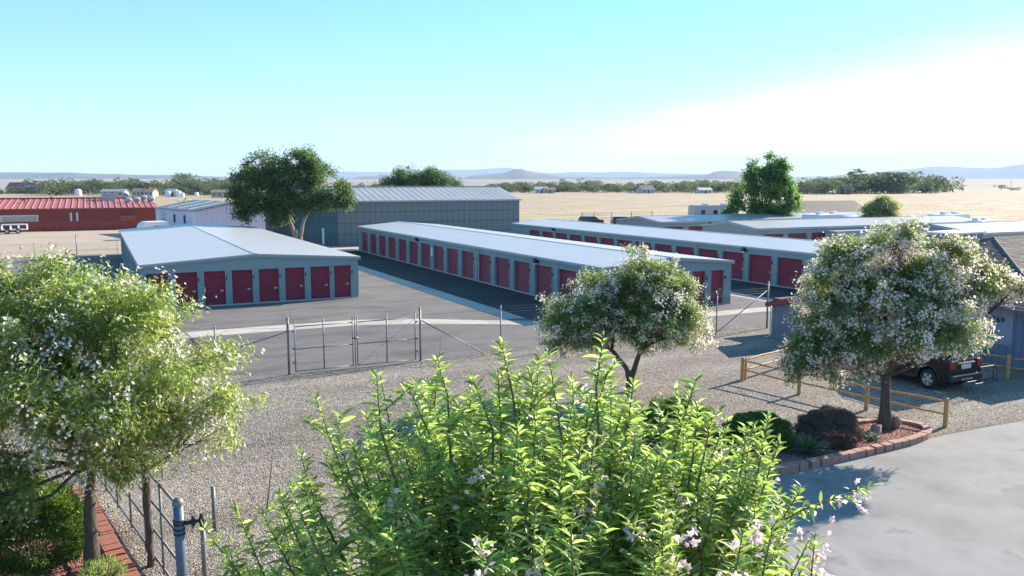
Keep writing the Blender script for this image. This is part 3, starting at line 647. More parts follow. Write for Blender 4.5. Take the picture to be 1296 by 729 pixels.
# red barn and its long board fence
def red_barn():
    x0, x1, y0, y1, e, rg = -75, 9.3, 156, 186, 3.1, 4.35
    t = thing('red_barn', 'very long low barn-red metal building with a faded pink roof', 'barn', (x1, y0, 0))
    L = x1-x0; D = y1-y0; w = MB(); w.box(-L, 0, 0, D, 0, e-.03); w.prism([(0.02, e-.03), (D/2, rg-.02), (D-.02, e-.03)], 'x', -L+.02, -.02)
    s = 0
    while s < L: w.box(-s-.1, -s, -.03, 0, 0, e-.05); s += 1.1
    w.build('wall', M['red_wall'], t)
    r = MB()
    for s in (0, 1):
        ya, yb = (-.4, D/2) if s == 0 else (D+.4, D/2)
        r.add([(-L, ya, e-.05), (.3, ya, e-.05), (.3, yb, rg), (-L, yb, rg), (-L, ya, e+.08), (.3, ya, e+.08), (.3, yb, rg+.12), (-L, yb, rg+.12)], [(0, 1, 2, 3), (4, 5, 6, 7), (0, 1, 5, 4), (1, 2, 6, 5)])
    r.build('roof', M['red_roof'], t)
    sm = MB(); sm.add([(-.14, -.4, e+.083), (.14, -.4, e+.083), (.14, D/2, rg+.123), (-.14, D/2, rg+.123), (0, -.4, e+.2), (0, D/2, rg+.24)], [(0, 4, 5, 3), (4, 1, 2, 5), (0, 1, 4)]); sm = sm.mesh('roof_seam', M['red_roof'])
    for i in range(64): part('roof_seam', sm, t, loc=(-i*.95-.4, 0, 0))
    c = MB(); c.box(-L, .3, D/2-.35, D/2+.35, rg+.13, rg+.35); c.build('ridge_cap', M['dark_red'], t)
    for x in (-12.9, -12.0):
        f = MB(); f.box(x-.14, x+.14, -.09, -.035, .5, 2.45); f.build('window_strip', M['white'], t)
    f = MB(); f.box(-60, -17.6, -.15, -.035, 2.0, 2.15); f.box(-17.75, -17.6, -.15, -.035, 0, 2.0); f.box(-22.9, -22.7, -.12, -.04, 0, 2.0); f.build('opening_frame', M['white'], t)
    f = MB(); f.box(-60, -17.75, -.06, -.03, 0, 2.0); f.build('opening', M['tan_wall'], t)
    f = MB(); f.box(-5.6, -3.2, -1.3, -.04, 1.62, 1.78); f.box(-5.5, -3.3, -.08, -.045, 0, 1.6); f.build('awning', M['red_roof'], t)
    def roofz(y): return e+.1+(rg-e)*y/(D/2)
    # cooler box and round turbine vents
    f = MB(); f.box(-8.1, -5.9, 11, 13, roofz(11)-.1, roofz(13)+1.0); f.box(-8.2, -5.8, 10.9, 13.1, roofz(13)+1.003, roofz(13)+1.08); f.build('roof_cooler', M['grey_metal'], t)
    for x, y in ((-3.9, 7), (-2.5, 7.5), (-.1, 8.5), (.0-1.2, 11)):
        f = MB(); Mx = Matrix.Translation((x, y, roofz(y)+.55)) @ Matrix.Rotation(R(90), 4, 'Y')
        f.lathe([(.05, -.6), (.36, -.55), (.4, -.4), (.4, .35), (.3, .5), (.05, .52)], 16, 0, Mx); f.box(x-.4, x+.4, y-.3, y+.3, roofz(y)-.1, roofz(y)+.15); f.build('roof_vent', M['grey_metal'], t, True)
    for x, y in ((-20, 9), (-24, 4), (-28, 11), (-16, 12), (-9.3, 7), (-33, 5)):
        f = MB(); f.tube([(x, y, roofz(y)-.1), (x, y, roofz(y)+.5)], .12, 8); f.lathe([(.3, 0), (.32, .12), (.05, .3)], 10, 0, Matrix.Translation((x, y, roofz(y)+.45))); f.build('vent_pipe', M['dark_red'], t)
red_barn()
def board_fence():
    t = thing('board_fence', 'long barn-red solid fence in front of the red building', 'fence', (7.2, 146, 0))
    pm = MB(); pm.box(0, 2.36, -.03, .03, 0, 1.5)
    for k in range(8): pm.box(.1+k*.29, .16+k*.29, -.055, -.03, .03, 1.47)
    pm = pm.mesh('fence_panel', M['red_fence'])
    po = MB(); po.box(-.05, .05, -.09, .06, 0, 1.56); po = po.mesh('fence_post', M['dark_red'])
    for i in range(32):
        z = rnd.uniform(-.03, .03)+(-.12 if i > 19 else 0)
        part('fence_panel', pm, t, loc=(-2.4*(i+1)+.02, 0, z-.02)); part('fence_post', po, t, loc=(-2.4*i, 0, z-.02))
board_fence()

# office with hip roof
def office():
    X0, Y0, X1, Y1, e = 32.3, 18.9, 52, 32.3, 2.45; pk = (38.4, 25.6, 4.83); pk2 = (46, 25.6, 4.83)
    t = thing('office_building', 'blue-grey board office with brown shingled hip roof and number 2369', 'office', (X0, Y0, 0))
    wx, wy = .6, .6
    b = MB(); b.box(wx+.06, X1-X0-.6, wy+.06, Y1-Y0-.6, 0, e+.1); b.build('wall', M['office_wall'], t)
    bm_ = MB(); bm_.box(-.03, .05, .008, .292, 0, e); bm_ = bm_.mesh('wall_board', M['office_wall'])
    for i in range(40): part('wall_board', bm_, t, loc=(wx+rnd.uniform(-.008, .008), wy+.3*i, 0))
    bs = MB(); bs.box(.008, .292, -.03, .05, 0, e); bs = bs.mesh('wall_board', M['office_wall'])
    for i in range(24): part('wall_board', bs, t, loc=(wx+.06+.3*i, wy, 0))
    # pale repainted boards behind the number
    p = MB(); p.box(wx-.055, wx-.042, 1.9, 3.45, .9, 2.3); p.build('repainted_patch', mat('faded_blue_paint', (.26, .31, .40), .8, (3, .6), col2=(.19, .24, .33)), t)
    f = MB(); f.box(wx-.08, wx-.045, .15, 1.15, .95, 1.95); w = f.build('window', M['trim'], t)
    g = MB(); g.box(wx-.09, wx-.083, .23, 1.07, 1.03, 1.87); g.build('pane', M['glass'], w)
    cu = bpy.data.curves.new('house_number', 'FONT'); cu.body = '2369'; cu.size = .33; cu.extrude = .012; cu.space_character = 1.15
    tx = link(bpy.data.objects.new('house_number', cu)); dg = bpy.context.evaluated_depsgraph_get(); me = bpy.data.meshes.new_from_object(tx.evaluated_get(dg))
    bpy.data.objects.remove(tx); me.materials.clear(); me.materials.append(M['dark'])
    n = part('house_number', me, t); n.matrix_local = Matrix.Translation((wx-.075, 2.98, 1.80)) @ Matrix(((0, 0, -1, 0), (-1, 0, 0, 0), (0, 1, 0, 0), (0, 0, 0, 1)))
    fa = MB(); fa.box(-.0, .04, 0, Y1-Y0, e-.1, e+.06); fa.box(.04, X1-X0, 0, .04, e-.1, e+.06); fa.box(0.04, wx+.05, .04, Y1-Y0, e-.06, e-.02); fa.build('fascia', mat('blue_fascia', (.12, .14, .2), .6), t)
    # shingle courses as stepped strips on each slope
    P = lambda x, y, z: Vector((x-X0, y-Y0, z))
    A, B, Cc, Dd = P(X0-.1, Y0-.1, e+.03), P(X1, Y0-.1, e+.03), P(X1, Y1, e+.03), P(X0-.1, Y1, e+.03); K, K2 = P(*pk), P(*pk2)
    def slope(a, b_, c, d, step, name):
        # a-b eave, d-c top edge; courses run parallel to the eave
        n = int(max((d-a).length, (c-b_).length)/step); cr = MB(); nrm = (b_-a).cross(d-a).normalized()
        if nrm.z < 0: nrm = -nrm
        base = MB(); base.add([a, b_, c, d] if (c-d).length > .01 else [a, b_, c], [(0, 1, 2, 3) if (c-d).length > .01 else (0, 1, 2)]); base.build('roof_deck', M['shingle'], t)
        for i in range(n):
            s0, s1 = i/n, (i+1.25)/n; s1 = min(s1, 1)
            l0, r0, l1, r1 = a.lerp(d, s0), b_.lerp(c, s0), a.lerp(d, s1), b_.lerp(c, s1)
            W_ = (r0-l0).length; q = 0; 
            while q < W_:
                w_ = min(rnd.choice((.33, .5, .66, .4)), W_-q); u0, u1 = q/W_, (q+w_-.012)/W_
                if u1 <= u0: break
                th = .022+rnd.uniform(0, .010); p0, p1, p2, p3 = l0.lerp(r0, u0), l0.lerp(r0, u1), l1.lerp(r1, u1), l1.lerp(r1, u0)
                cr.add([p0+nrm*th, p1+nrm*th, p2+nrm*.006, p3+nrm*.006, p0, p1], [(0, 1, 2, 3), (0, 4, 5, 1)]); q += w_
        cr.build(name, M['shingle'], t, kind='stuff')
    slope(Dd, A, K, K, .17, 'shingle_courses'); slope(A, B, K2, K, .17, 'shingle_courses'); slope(Cc, Dd, K, K2, .17, 'shingle_courses')
    def hip(a, b_):
        n = int((b_-a).length/.3); hm = MB(); d = (b_-a).normalized(); s = d.cross(Vector((0, 0, 1))).normalized()
        hm.add([s*.13-Vector((0, 0, .05)), Vector((0, 0, .035)), -s*.13-Vector((0, 0, .05)), d*.33+s*.13-Vector((0, 0, .06)), d*.33+Vector((0, 0, .02)), d*.33-s*.13-Vector((0, 0, .06))], [(0, 1, 4, 3), (1, 2, 5, 4), (0, 2, 1)])
        hm = hm.mesh('ridge_shingle', M['shingle'])
        for i in range(n): part('ridge_shingle', hm, t, loc=a+d*.3*i+Vector((0, 0, .03)))
    hip(A, K); hip(Dd, K); hip(K, K2)
    v = MB(); v.tube([K+Vector((2.2, -1.6, -.7)), K+Vector((2.2, -1.6, .15))], .06, 8); v.build('vent_pipe', M['white'], t)
office()

# small shed with a red-edged roof
def small_shed():
    t = thing('garden_shed', 'little grey lean-to shed with dark red roof edge beside the tall fence post', 'shed', (29.0, 28.75, 0))
    b = MB(); b.box(.03, 2.3, .03, 1.42, 0, 1.95)
    b.build('wall', M['jamb'], t)
    bm_ = MB(); bm_.prism([(.004, 0), (.226, 0), (.226, 1.0), (.004, 1.0)], 'x', -.02, .03); bm_ = bm_.mesh('wall_board', mat('shed_board', (.20, .21, .235), .8, (3, .5)))
    for i in range(6):
        o = part('wall_board', bm_, t, loc=(0, .02+.235*i, 0)); o.scale = (1, 1, 2.07-.065*i)
    bb = MB(); bb.prism([(.004, 0), (.226, 0), (.226, 1.0), (.004, 1.0)], 'y', -.02, .03); bb = bb.mesh('wall_board', M['office_wall'])
    for i in range(10): o = part('wall_board', bb, t, loc=(.03+.228*i, 0, 0)); o.scale = (1, 1, 2.08)
    r = MB(); r.add([(-.2, -.2, 2.14), (2.5, -.2, 2.14), (2.5, 1.65, 1.66), (-.2, 1.65, 1.66), (-.2, -.2, 2.2), (2.5, -.2, 2.2), (2.5, 1.65, 1.72), (-.2, 1.65, 1.72)], [(0, 1, 2, 3), (4, 5, 6, 7), (0, 1, 5, 4), (1, 2, 6, 5), (2, 3, 7, 6), (3, 0, 4, 7)]); r.build('roof', M['shed_roof'], t)
    f = MB(); f.add([(-.23, -.22, 1.98), (-.23, 1.67, 1.5), (-.23, 1.67, 1.735), (-.23, -.22, 2.215), (-.202, -.22, 1.98), (-.202, 1.67, 1.5), (-.202, 1.67, 1.735), (-.202, -.22, 2.215)], [(0, 1, 2, 3), (4, 5, 6, 7), (3, 2, 6, 7), (0, 1, 5, 4), (0, 3, 7, 4), (1, 2, 6, 5)]); f.box(-.23, 2.5, -.25, -.222, 1.98, 2.215); f.build('roof_edge', mat('red_trim_board', (.30, .035, .035), .6), t)
    d = MB(); d.tube([(-.1, 1.55, 1.55), (-.07, 1.44, 1.45), (-.07, 1.44, .1), (-.3, 1.5, .05)], .035, 6); d.build('downspout', M['white'], t)
small_shed()

# ------------------------------------------------------------------ fences, gate, posts
def chain_wire(mb, p0, p1, z0, z1, cell=.09, r=.0022):
    p0 = Vector((p0[0], p0[1], 0)); p1 = Vector((p1[0], p1[1], 0)); L = (p1-p0).length; d = (p1-p0)/L; h = z1-z0; n = d.cross(Vector((0, 0, 1)))
    k = -h
    while k < L:
        for sg in (1, -1):
            a, za, b_, zb = (k, z0, k+h, z1) if sg > 0 else (k, z1, k+h, z0)
            if a < 0: za += (zb-za)*(-a)/(b_-a); a = 0
            if b_ > L: zb -= (zb-za)*(b_-L)/(b_-a); b_ = L
            if b_-a > .02:
                q = p0+d*a+Vector((0, 0, za)); w = p0+d*b_+Vector((0, 0, zb)); o = n*(r*sg*1.2)
                u = Vector((0, 0, r)); s = d*r
                mb.add([q+o+u-s, q+o-u+s, q+o+n*r, w+o+u-s, w+o-u+s, w+o+n*r], [(0, 1, 4, 3), (1, 2, 5, 4), (2, 0, 3, 5)])
        k += cell*1.42
def post(mb, x, y, h, r=.035, cap=True):
    mb.tube([(x, y, -.05), (x, y, h)], r, 8)
    if cap: mb.lathe([(r*1.25, 0), (r*1.2, .03), (r*.6, .07), (.001, .085)], 8, 0, Matrix.Translation((x, y, h)))
def chain_fence(label, posts, h=1.8, arms=(), braces=(), group=None, name='chain_link_fence', tall={}):
    t = thing(name, label, 'fence', (posts[0][0], posts[0][1], 0), 0, group); ox, oy = posts[0]
    P = [(x-ox, y-oy) for x, y in posts]
    for i, (x, y) in enumerate(P):
        b = MB(); hh = tall.get(i, h+.03); post(b, x, y, hh, .045 if i in tall else .03)
        if i in arms: b.tube([(x, y, h), (x+.12, y+.22, h+.27)], .018, 6)
        b.build('post', M['steel'], t, True)
    for (xa, ya, za), (xb, yb, zb) in braces:
        b = MB(); b.tube([(xa-ox, ya-oy, za), (xb-ox, yb-oy, zb)], .024, 6); b.build('brace', M['steel'], t, True)
    w = MB()
    for a, b_ in zip(P[:-1], P[1:]): chain_wire(w, a, b_, .05, h)
    w.build('wire_mesh', M['wire'], t, kind='stuff')
    w = MB()
    for zz in (.06, h): w.tube([(x, y-.03, zz) for x, y in P], .004, 4)
    if arms:
        for k in (.1, .2): w.tube([(x+.12*k*4, y+.2*k*4, h+.26*k*4) for x, y in P], .003, 4)
    w.build('tension_wire', M['wire'], t)
    return t
chain_fence('chain link fence running right from the gate past the small round tree', [(11.95, 32.75), (15.63, 32.6), (19.3, 32.5), (23.2, 32.4), (27.4, 32.3), (30.76, 32.35)], 1.85,
            arms=(1, 2, 3, 4), braces=[((11.95, 32.75, 1.75), (14.9, 32.62, .05)), ((30.76, 32.35, 2.0), (27.5, 32.3, .08))], tall={0: 2.22, 5: 2.35})
chain_fence('chain link fence going left from the gate behind the big flowering tree', [(6.45, 32.62), (3.9, 33.9), (1.0, 35.4), (-3, 37.4), (-7, 39.4), (-11, 41.4)], 1.85,
            braces=[((6.45, 32.62, 1.72), (3.95, 33.88, .8))], tall={0: 2.22})
chain_fence('thin wire fence with one tall post before the dirt road and the red fence', [(-14, 98.5), (-9.5, 98.3), (-5.8, 98.2), (-1.95, 98.0), (1.9, 98.0)], 1.2, tall={3: 2.0})
def gate():
    t = thing('double_gate', 'closed double pipe gate of galvanised steel across the asphalt entrance', 'gate', (6.7, 32.66, 0))
    for x0, x1, diag in ((.02, 2.33, False), (2.52, 5.0, True)):
        leaf = MB(); xm = x0+(x1-x0)*(.49 if not diag else .5)
        for x in (x0, xm, x1): leaf.tube([(x, 0, .08 if x != xm else .1), (x, 0, 2.12)], .024 if x != xm else .028, 7)
        for z in (.1, .98, 1.88): leaf.tube([(x0, 0, z), (x1, 0, z)], .02, 6)
        o = leaf.build('gate_leaf', M['steel'], t, True)
        w = MB(); chain_wire(w, (x0, .02), (x1, .02), .1, 1.88, r=.0026); w.build('wire_mesh', M['wire'], o, kind='stuff')
        if diag:
            w = MB(); w.tube([(x0, -.03, .12), (x1, -.03, 1.86)], .006, 4); w.build('truss_rod', M['steel'], o)
        h = MB()
        for z in (.45, 1.0, 1.7):
            hx_ = x0-.05 if not diag else x1+.05; h.box(hx_-.05, hx_+.05, -.05, .05, z-.03, z+.03)
        h.build('hinge', M['steel'], o)
    p = MB(); p.tube([(2.42, -.03, .02), (2.42, -.03, 2.35)], .022, 6); p.box(2.3, 2.55, -.07, -.02, 1.2, 1.27); p.build('drop_rod', M['steel'], t, True)
gate()
def sliding_fence():
    """near foreground: chain link panel with pipe rails, weathered timber post and blue-grey end post"""
    a = Vector((1.03, 15.25, 0)); b_ = Vector((-.62, 24.6, 0)); d = (b_-a).normalized(); L = (b_-a).length
    t = thing('chain_link_fence', 'near chain link fence with pipe rails beside the row of red bricks', 'fence', a)
    at = lambda s, z: (d.x*s, d.y*s, z)
    for z in (.15, .72, 1.28, 1.82):
        r = MB(); r.tube([at(.05, z), at(L, z)], .024, 7); r.build('rail', M['steel'], t, True)
    for s in (1.35, 2.7, 4.05, 5.4, 6.75, 8.1, L):
        r = MB(); r.tube([at(s, .05), at(s, 1.84)], .026, 7); r.build('post', M['steel'], t, True)
    w = MB(); chain_wire(w, (0, 0), (d.x*L, d.y*L), .1, 1.8, cell=.07, r=.003); w.build('wire_mesh', M['wire'], t, kind='stuff')
    p = thing('steel_post', 'blue-grey steel post with domed cap and black clamp at the fence end', 'post', a+Vector((-.02, -.1, 0)))
    q = MB(); q.tube([(0, 0, -.05), (0, 0, 1.92)], .085, 14); q.build('pole', M['blue_post'], p, True)
    q = MB(); q.lathe([(.1, 0), (.1, .05), (.085, .09), (.05, .125), (.001, .14)], 14, 0, Matrix.Translation((0, 0, 1.9))); q.build('cap', M['steel'], p, True)
    q = MB()
    for z in (1.38, 1.46, 1.56, 1.62): q.lathe([(.088, -.02), (.102, -.015), (.102, .015), (.088, .02)], 14, 0, Matrix.Translation((0, 0, z)))
    q.build('band', M['plastic'], p, True)
    q = MB(); Mx = Matrix.Translation((.08, 0, 1.55)) @ Matrix.Rotation(R(90), 4, 'Y'); q.lathe([(.035, 0), (.035, .12), (.13, .14), (.03, .2), (.03, .24), (.14, .28), (.06, .37), (.001, .37)], 14, 0, Mx); q.build('roller', M['plastic'], p, True)
    u = thing('fork_post', 'low galvanised fork-shaped catch post next to the blue-grey post', 'post', (1.43, 15.55, 0))
    q = MB(); q.tube([(0, 0, -.05), (0, 0, 1.42)], .045, 10); q.tube([(.22, .12, 1.1), (.22, .12, 1.95)], .036, 10); q.tube([(0, 0, 1.15), (.22, .12, 1.15)], .03, 8); q.build('pipe', M['steel'], u, True)
    tp = thing('timber_post', 'gnarled weathered wooden post standing in the near chain link fence', 'post', (at(1.95, 0)[0]+a.x-.1, at(1.95, 0)[1]+a.y, 0))
    q = MB(); rr = random.Random(5); q.tube([(rr.uniform(-.02, .02), rr.uniform(-.02, .02), z) for z in np.arange(-.05, 2.2, .16)], [.066+rr.uniform(-.012, .014) for _ in np.arange(-.05, 2.2, .16)], 9); q.build('log', M['bark'], tp, True)
sliding_fence()
def rail_fence(label, posts, h=.88, group='post and rail fences', rails=(.42, .78)):
    t = thing('post_and_rail_fence', label, 'fence', (*posts[0], 0), 0, group); ox, oy = posts[0]
    for x, y in posts:
        b = MB(); j = rnd.uniform(-.02, .03); b.lathe([(.07, -.05), (.072, h-.03+j), (.055, h+j), (.001, h+.02+j)], 12, 0, Matrix.Translation((x-ox, y-oy, 0))); b.build('post', M['wood'], t, True)
    for (xa, ya), (xb, yb) in zip(posts[:-1], posts[1:]):
        for k, z in enumerate(rails):
            b = MB(); z0 = z+rnd.uniform(-.03, .03); z1 = z+rnd.uniform(-.03, .03); a = Vector((xa-ox, ya-oy, z0)); c = Vector((xb-ox, yb-oy, z1))
            b.tube([a.lerp(c, .0), a.lerp(c, .1), a.lerp(c, .35)+Vector((0, 0, rnd.uniform(-.02, .02))), a.lerp(c, .7)+Vector((0, 0, rnd.uniform(-.02, .02))), a.lerp(c, .92), c], [.024, .034, .038, .036, .034, .024], 9)
            b.build('rail', M['wood'] if k else M['wood_grey'] if (xa+ya) % 2 < .1 else M['wood'], t, True)
    return t
rail_fence('golden post and rail fence with four posts running along the gravel beside the tree bed', [(21.64, 23.95), (22.05, 21.48), (22.49, 18.95), (23.12, 16.52)])
rail_fence('post and rail fence turning back from the corner post towards the parked car', [(21.84, 24.02), (25.2, 25.1), (28.0, 25.6)])
rail_fence('post and rail fence along the blue office wall in shade', [(29.9, 24.2), (30.45, 21.95), (31.15, 19.8), (31.85, 17.55), (32.5, 15.9)])

# ------------------------------------------------------------------ beds, bricks, rocks, gravel stones
def path_blocks(path, step, w, h, m, name, root, jitter=.01, z=0):
    pts = [Vector(p) for p in path]; P = [pts[0]]
    cr = []
    for i in range(len(pts)-1):                           # Catmull-Rom
        p0 = pts[max(i-1, 0)]; p1 = pts[i]; p2 = pts[i+1]; p3 = pts[min(i+2, len(pts)-1)]
        for k in range(20):
            t = k/20; cr.append(.5*((2*p1)+(-p0+p2)*t+(2*p0-5*p1+4*p2-p3)*t*t+(-p0+3*p1-3*p2+p3)*t**3))
    cr.append(pts[-1]); acc = 0; last = cr[0]; marks = [cr[0]]
    for q in cr[1:]:
        acc += (q-last).length; last = q
        if acc >= step: marks.append(q); acc = 0
    bm_ = MB(); c = .014; L = step-.018
    poly = [(-w/2, 0), (w/2, 0), (w/2, h-c), (w/2-c, h), (-w/2+c, h), (-w/2, h-c)]
    bm_.prism(poly, 'x', -L/2, L/2); me = bm_.mesh(name, m)
    for a, b_ in zip(marks[:-1], marks[1:]):
        mid = (a+b_)/2; d = b_-a
        o = part(name, me, root, loc=(mid.x+rnd.uniform(-jitter, jitter)-root.location.x, mid.y+rnd.uniform(-jitter, jitter)-root.location.y, z+rnd.uniform(-.02, 0)), rz=math.atan2(d.y, d.x)+rnd.uniform(-.03, .03)); o.scale = (d.length/step if d.length/step < 1.2 else 1, 1, 1)
    return cr
t = thing('raised_bed', 'curved raised bed edged in pink blocks with red gravel around the dark trunk', 'planter', (20, 16.5, 0))
cr = path_blocks([(13.4, 15.75), (15.2, 15.68), (16.3, 15.66), (18.5, 15.72), (20.4, 15.82), (21.5, 16.0), (22.15, 16.45), (22.1, 17.1), (21.5, 17.65), (20.2, 17.75), (19.2, 17.6), (17.8, 17.6), (16.0, 18.6), (14.6, 19.6)], .31, .24, .2, M['block'], 'edging_block', t)
b = MB(); b.add([(p.x-20, p.y-16.5, .10) for p in cr[::3]]+[(12.8-20, 19-16.5, .10)], [tuple(range(len(cr[::3])+1))]); b.build('red_gravel_bed', M['mulch'], t)
t2 = thing('brick_edging', 'row of red clay bricks along the near chain link fence', 'edging', (0, 17, 0))
cr2 = path_blocks([(-.75, 22.4), (-.52, 21.0), (-.32, 19.8), (-.1, 18.4), (.16, 16.9), (.42, 15.4), (.7, 13.6)], .25, .36, .1, M['brick'], 'brick', t2)
b = MB(); b.add([(p.x, p.y-17, .05) for p in cr2[::3]]+[(-4.5, 13.6-17, .05), (-4.5, 20.5-17, .05), (-2.6, 21.9-17, .05)], [tuple(range(len(cr2[::3])+3))]); b.build('red_gravel_bed', M['mulch'], t2)
t3 = thing('brick_edging', 'short stack of bricks at the left bottom corner behind the hedge', 'edging', (-2.9, 17.9, 0))
path_blocks([(-3.9, 18.3), (-3.2, 18.2), (-2.5, 18.0)], .25, .36, .1, M['brick'], 'brick', t3); path_blocks([(-3.9, 18.1), (-3.2, 18.0), (-2.6, 17.8)], .25, .36, .1, M['brick'], 'brick', t3, z=.1)
def rock(loc, s, seed, label, rz=0):
    bm = bmesh.new(); bmesh.ops.create_icosphere(bm, subdivisions=2, radius=1); r = random.Random(seed)
    cuts = [(Vector((r.gauss(0, 1), r.gauss(0, 1), r.gauss(0, .8))).normalized(), r.uniform(.5, .8)) for _ in range(9)]
    for v in bm.verts:
        for n_, d in cuts:
            k = v.co.dot(n_)
            if k > d: v.co -= n_*(k-d)
        v.co += Vector((r.gauss(0, .02), r.gauss(0, .02), r.gauss(0, .02))); v.co.x *= s[0]; v.co.y *= s[1]; v.co.z *= s[2]
    me = bpy.data.meshes.new('boulder'); bm.to_mesh(me); bm.free(); me.materials.append(M['rock'])
    o = part('boulder', me, loc=loc, rz=rz); tag(o, label, 'rock', 'rocks in the raised bed'); return o
rock((20.35, 16.75, .2), (.32, .24, .22), 1, 'pinkish rock in the raised bed just left of the trunk foot', .4)
rock((21.35, 16.95, .25), (.30, .25, .27), 2, 'brown pointed rock in the raised bed right of the trunk', 1.1)
rock((19.95, 16.6, .15), (.16, .14, .12), 3, 'small pale rock beside the purple-brown shrub', .4)
def stones(name, n, region, z, size, m, seed, parent=None):
    rng = np.random.default_rng(seed); P = region(rng, n); n = len(P)
    base = np.array([[1, 0, 0], [0, 1, 0], [-1, 0, 0], [0, -1, 0], [0, 0, 1.], [.5, .5, .75]]); F = np.array([[0, 1, 5], [1, 4, 5], [4, 0, 5], [1, 2, 4], [2, 3, 4], [3, 0, 4]])
    a = rng.uniform(0, 6.28, n); sz = rng.uniform(size[0], size[1], (n, 1, 1))*np.stack([rng.uniform(.7, 1.4, n), rng.uniform(.6, 1., n), rng.uniform(.3, .75, n)], 1)[:, None]
    V = base[None]*sz+rng.normal(size=(n, 6, 3))*sz*.12; ca, sa = np.cos(a)[:, None], np.sin(a)[:, None]
    x = V[..., 0]*ca-V[..., 1]*sa; y = V[..., 0]*sa+V[..., 1]*ca
    V = np.stack([x+P[:, 0:1], y+P[:, 1:2], V[..., 2]+z], 2).reshape(-1, 3)
    FF = (F[None]+np.arange(n)[:, None, None]*6).reshape(-1, 3)
    o = soup(name, V, FF, m, parent, 'stuff'); return o
def gravel_region(rng, n):
    r = 16+18*rng.random(n)**.85; a = np.radians(90-26.4-rng.uniform(-34, 34, n)); x, y = r*np.cos(a), r*np.sin(a)
    k = (y < 32.2) & ~((x > 9) & (y < 16.0)) & ~((x < .4-(y-15.4)*.155) & (y < 21.5)) & ~((x > 14) & (x < 22.2) & (y < 17.9))
    return np.stack([x[k], y[k]], 1)
o = stones('gravel', 60000, gravel_region, -.004, (.012, .032), M['stone'], 5); tag(o, 'loose pebbles over the gravel yard in front of the gate', 'gravel')
def bed_region(rng, n): 
    x = rng.uniform(14.6, 22, n); y = rng.uniform(15.75, 17.6, n); k = ((x-20.7)/1.35)**2+((y-16.75)/.85)**2 < 1; k |= x < 20.4; return np.stack([x[k]-20, y[k]-16.5], 1)
stones('lava_stones', 5000, bed_region, .10, (.015, .035), M['lava'], 6, t)
def bed2(rng, n):
    y = rng.uniform(14, 21, n); x = rng.uniform(-4, .2, n); k = x < .1-(y-15.4)*.155; return np.stack([x[k], y[k]-17], 1)
stones('lava_stones', 7000, bed2, .05, (.015, .035), M['lava'], 7, t2)
def asphalt_grit(rng, n):
    x = rng.uniform(9, 30, n); y = rng.uniform(10, 15.6, n); return np.stack([x, y], 1)

# ------------------------------------------------------------------ shrubs
def blob_shrub(name, label, loc, rx, ry, rz, n, leaf, m, seed, cat='shrub', lw=.02, group=None, upright=.3, stems=16):
    rng = np.random.default_rng(seed); t = thing(name, label, cat, loc, 0, group)
    w = MB()
    for k in range(stems):
        a = rng.uniform(0, 6.28); q = rng.uniform(.2, .8); w.tube([(0, 0, 0), (math.cos(a)*rx*q*.5, math.sin(a)*ry*q*.5, rz*.6), (math.cos(a)*rx*q, math.sin(a)*ry*q, rz*(1.5-.6*q))], [.02, .014, .005], 4)
    w.build('stems', M['bark'], t)
    d = unit(rng.normal(size=(n, 3))); d[:, 2] = np.where(d[:, 2] < -.5, -d[:, 2], d[:, 2])
    bump_ = 1+.10*np.sin(d[:, 0:1]*7+seed)*np.cos(d[:, 1:2]*6)+.06*np.sin(d[:, 2:3]*13+d[:, 0:1]*9)
    P = d*np.array([rx, ry, rz])*bump_*(rng.random((n, 1))**.16); P[:, 2] = np.where(P[:, 2] < 0, P[:, 2]*.55, P[:, 2]*1.35)+rz*.55; P[:, 2] = np.maximum(P[:, 2], .03)
    V, F = leaf_arrays(P, d+rng.normal(size=(n, 3))*.7+np.array([0, 0, upright]), rng.uniform(*leaf, n), np.full(n, lw), rng)
    soup('foliage', V, F, m, t, 'stuff'); return t
blob_shrub('round_shrub', 'dense purple-brown round shrub in the bed beside the yucca', (18.55, 16.85, .05), .92, .85, .50, 26000, (.06, .12), M['shrub_purple'], 3, lw=.02, stems=5)
blob_shrub('round_shrub', 'small dark tuft behind the tree trunk by the rail fence', (20.35, 18.1, 0), .33, .3, .28, 1500, (.04, .09), M['shrub_purple'], 4, lw=.014)
blob_shrub('round_shrub', 'dark green low shrub in the bed partly behind the foreground leaves', (16.3, 17.4, .05), 1.15, .9, .5, 22000, (.05, .09), M['leaf_hedge'], 5, lw=.03, stems=5)
blob_shrub('round_shrub', 'dark green mound of shrub nearest the small round tree', (14.9, 19.3, 0), 1.2, 1.0, .6, 22000, (.05, .09), M['leaf_hedge'], 6, lw=.03, stems=5)
blob_shrub('hedge_bush', 'dense bright green clipped bush beside the leaning trunk', (-1.5, 18.0, .05), 1.05, .95, .86, 30000, (.05, .085), M['leaf_hedge'], 7, lw=.034, stems=5)
blob_shrub('low_bush', 'low bright bush at the bottom left corner in front of the hedge', (-2.45, 16.35, .05), .8, .6, .35, 5000, (.04, .08), M['leaf_fresh'], 8, lw=.02)
blob_shrub('low_bush', 'tuft of yellow-green weeds at the foot of the near trunk', (-.25, 16.7, .05), .4, .45, .2, 900, (.08, .16), M['leaf_fresh'], 9, lw=.014, upright=1)
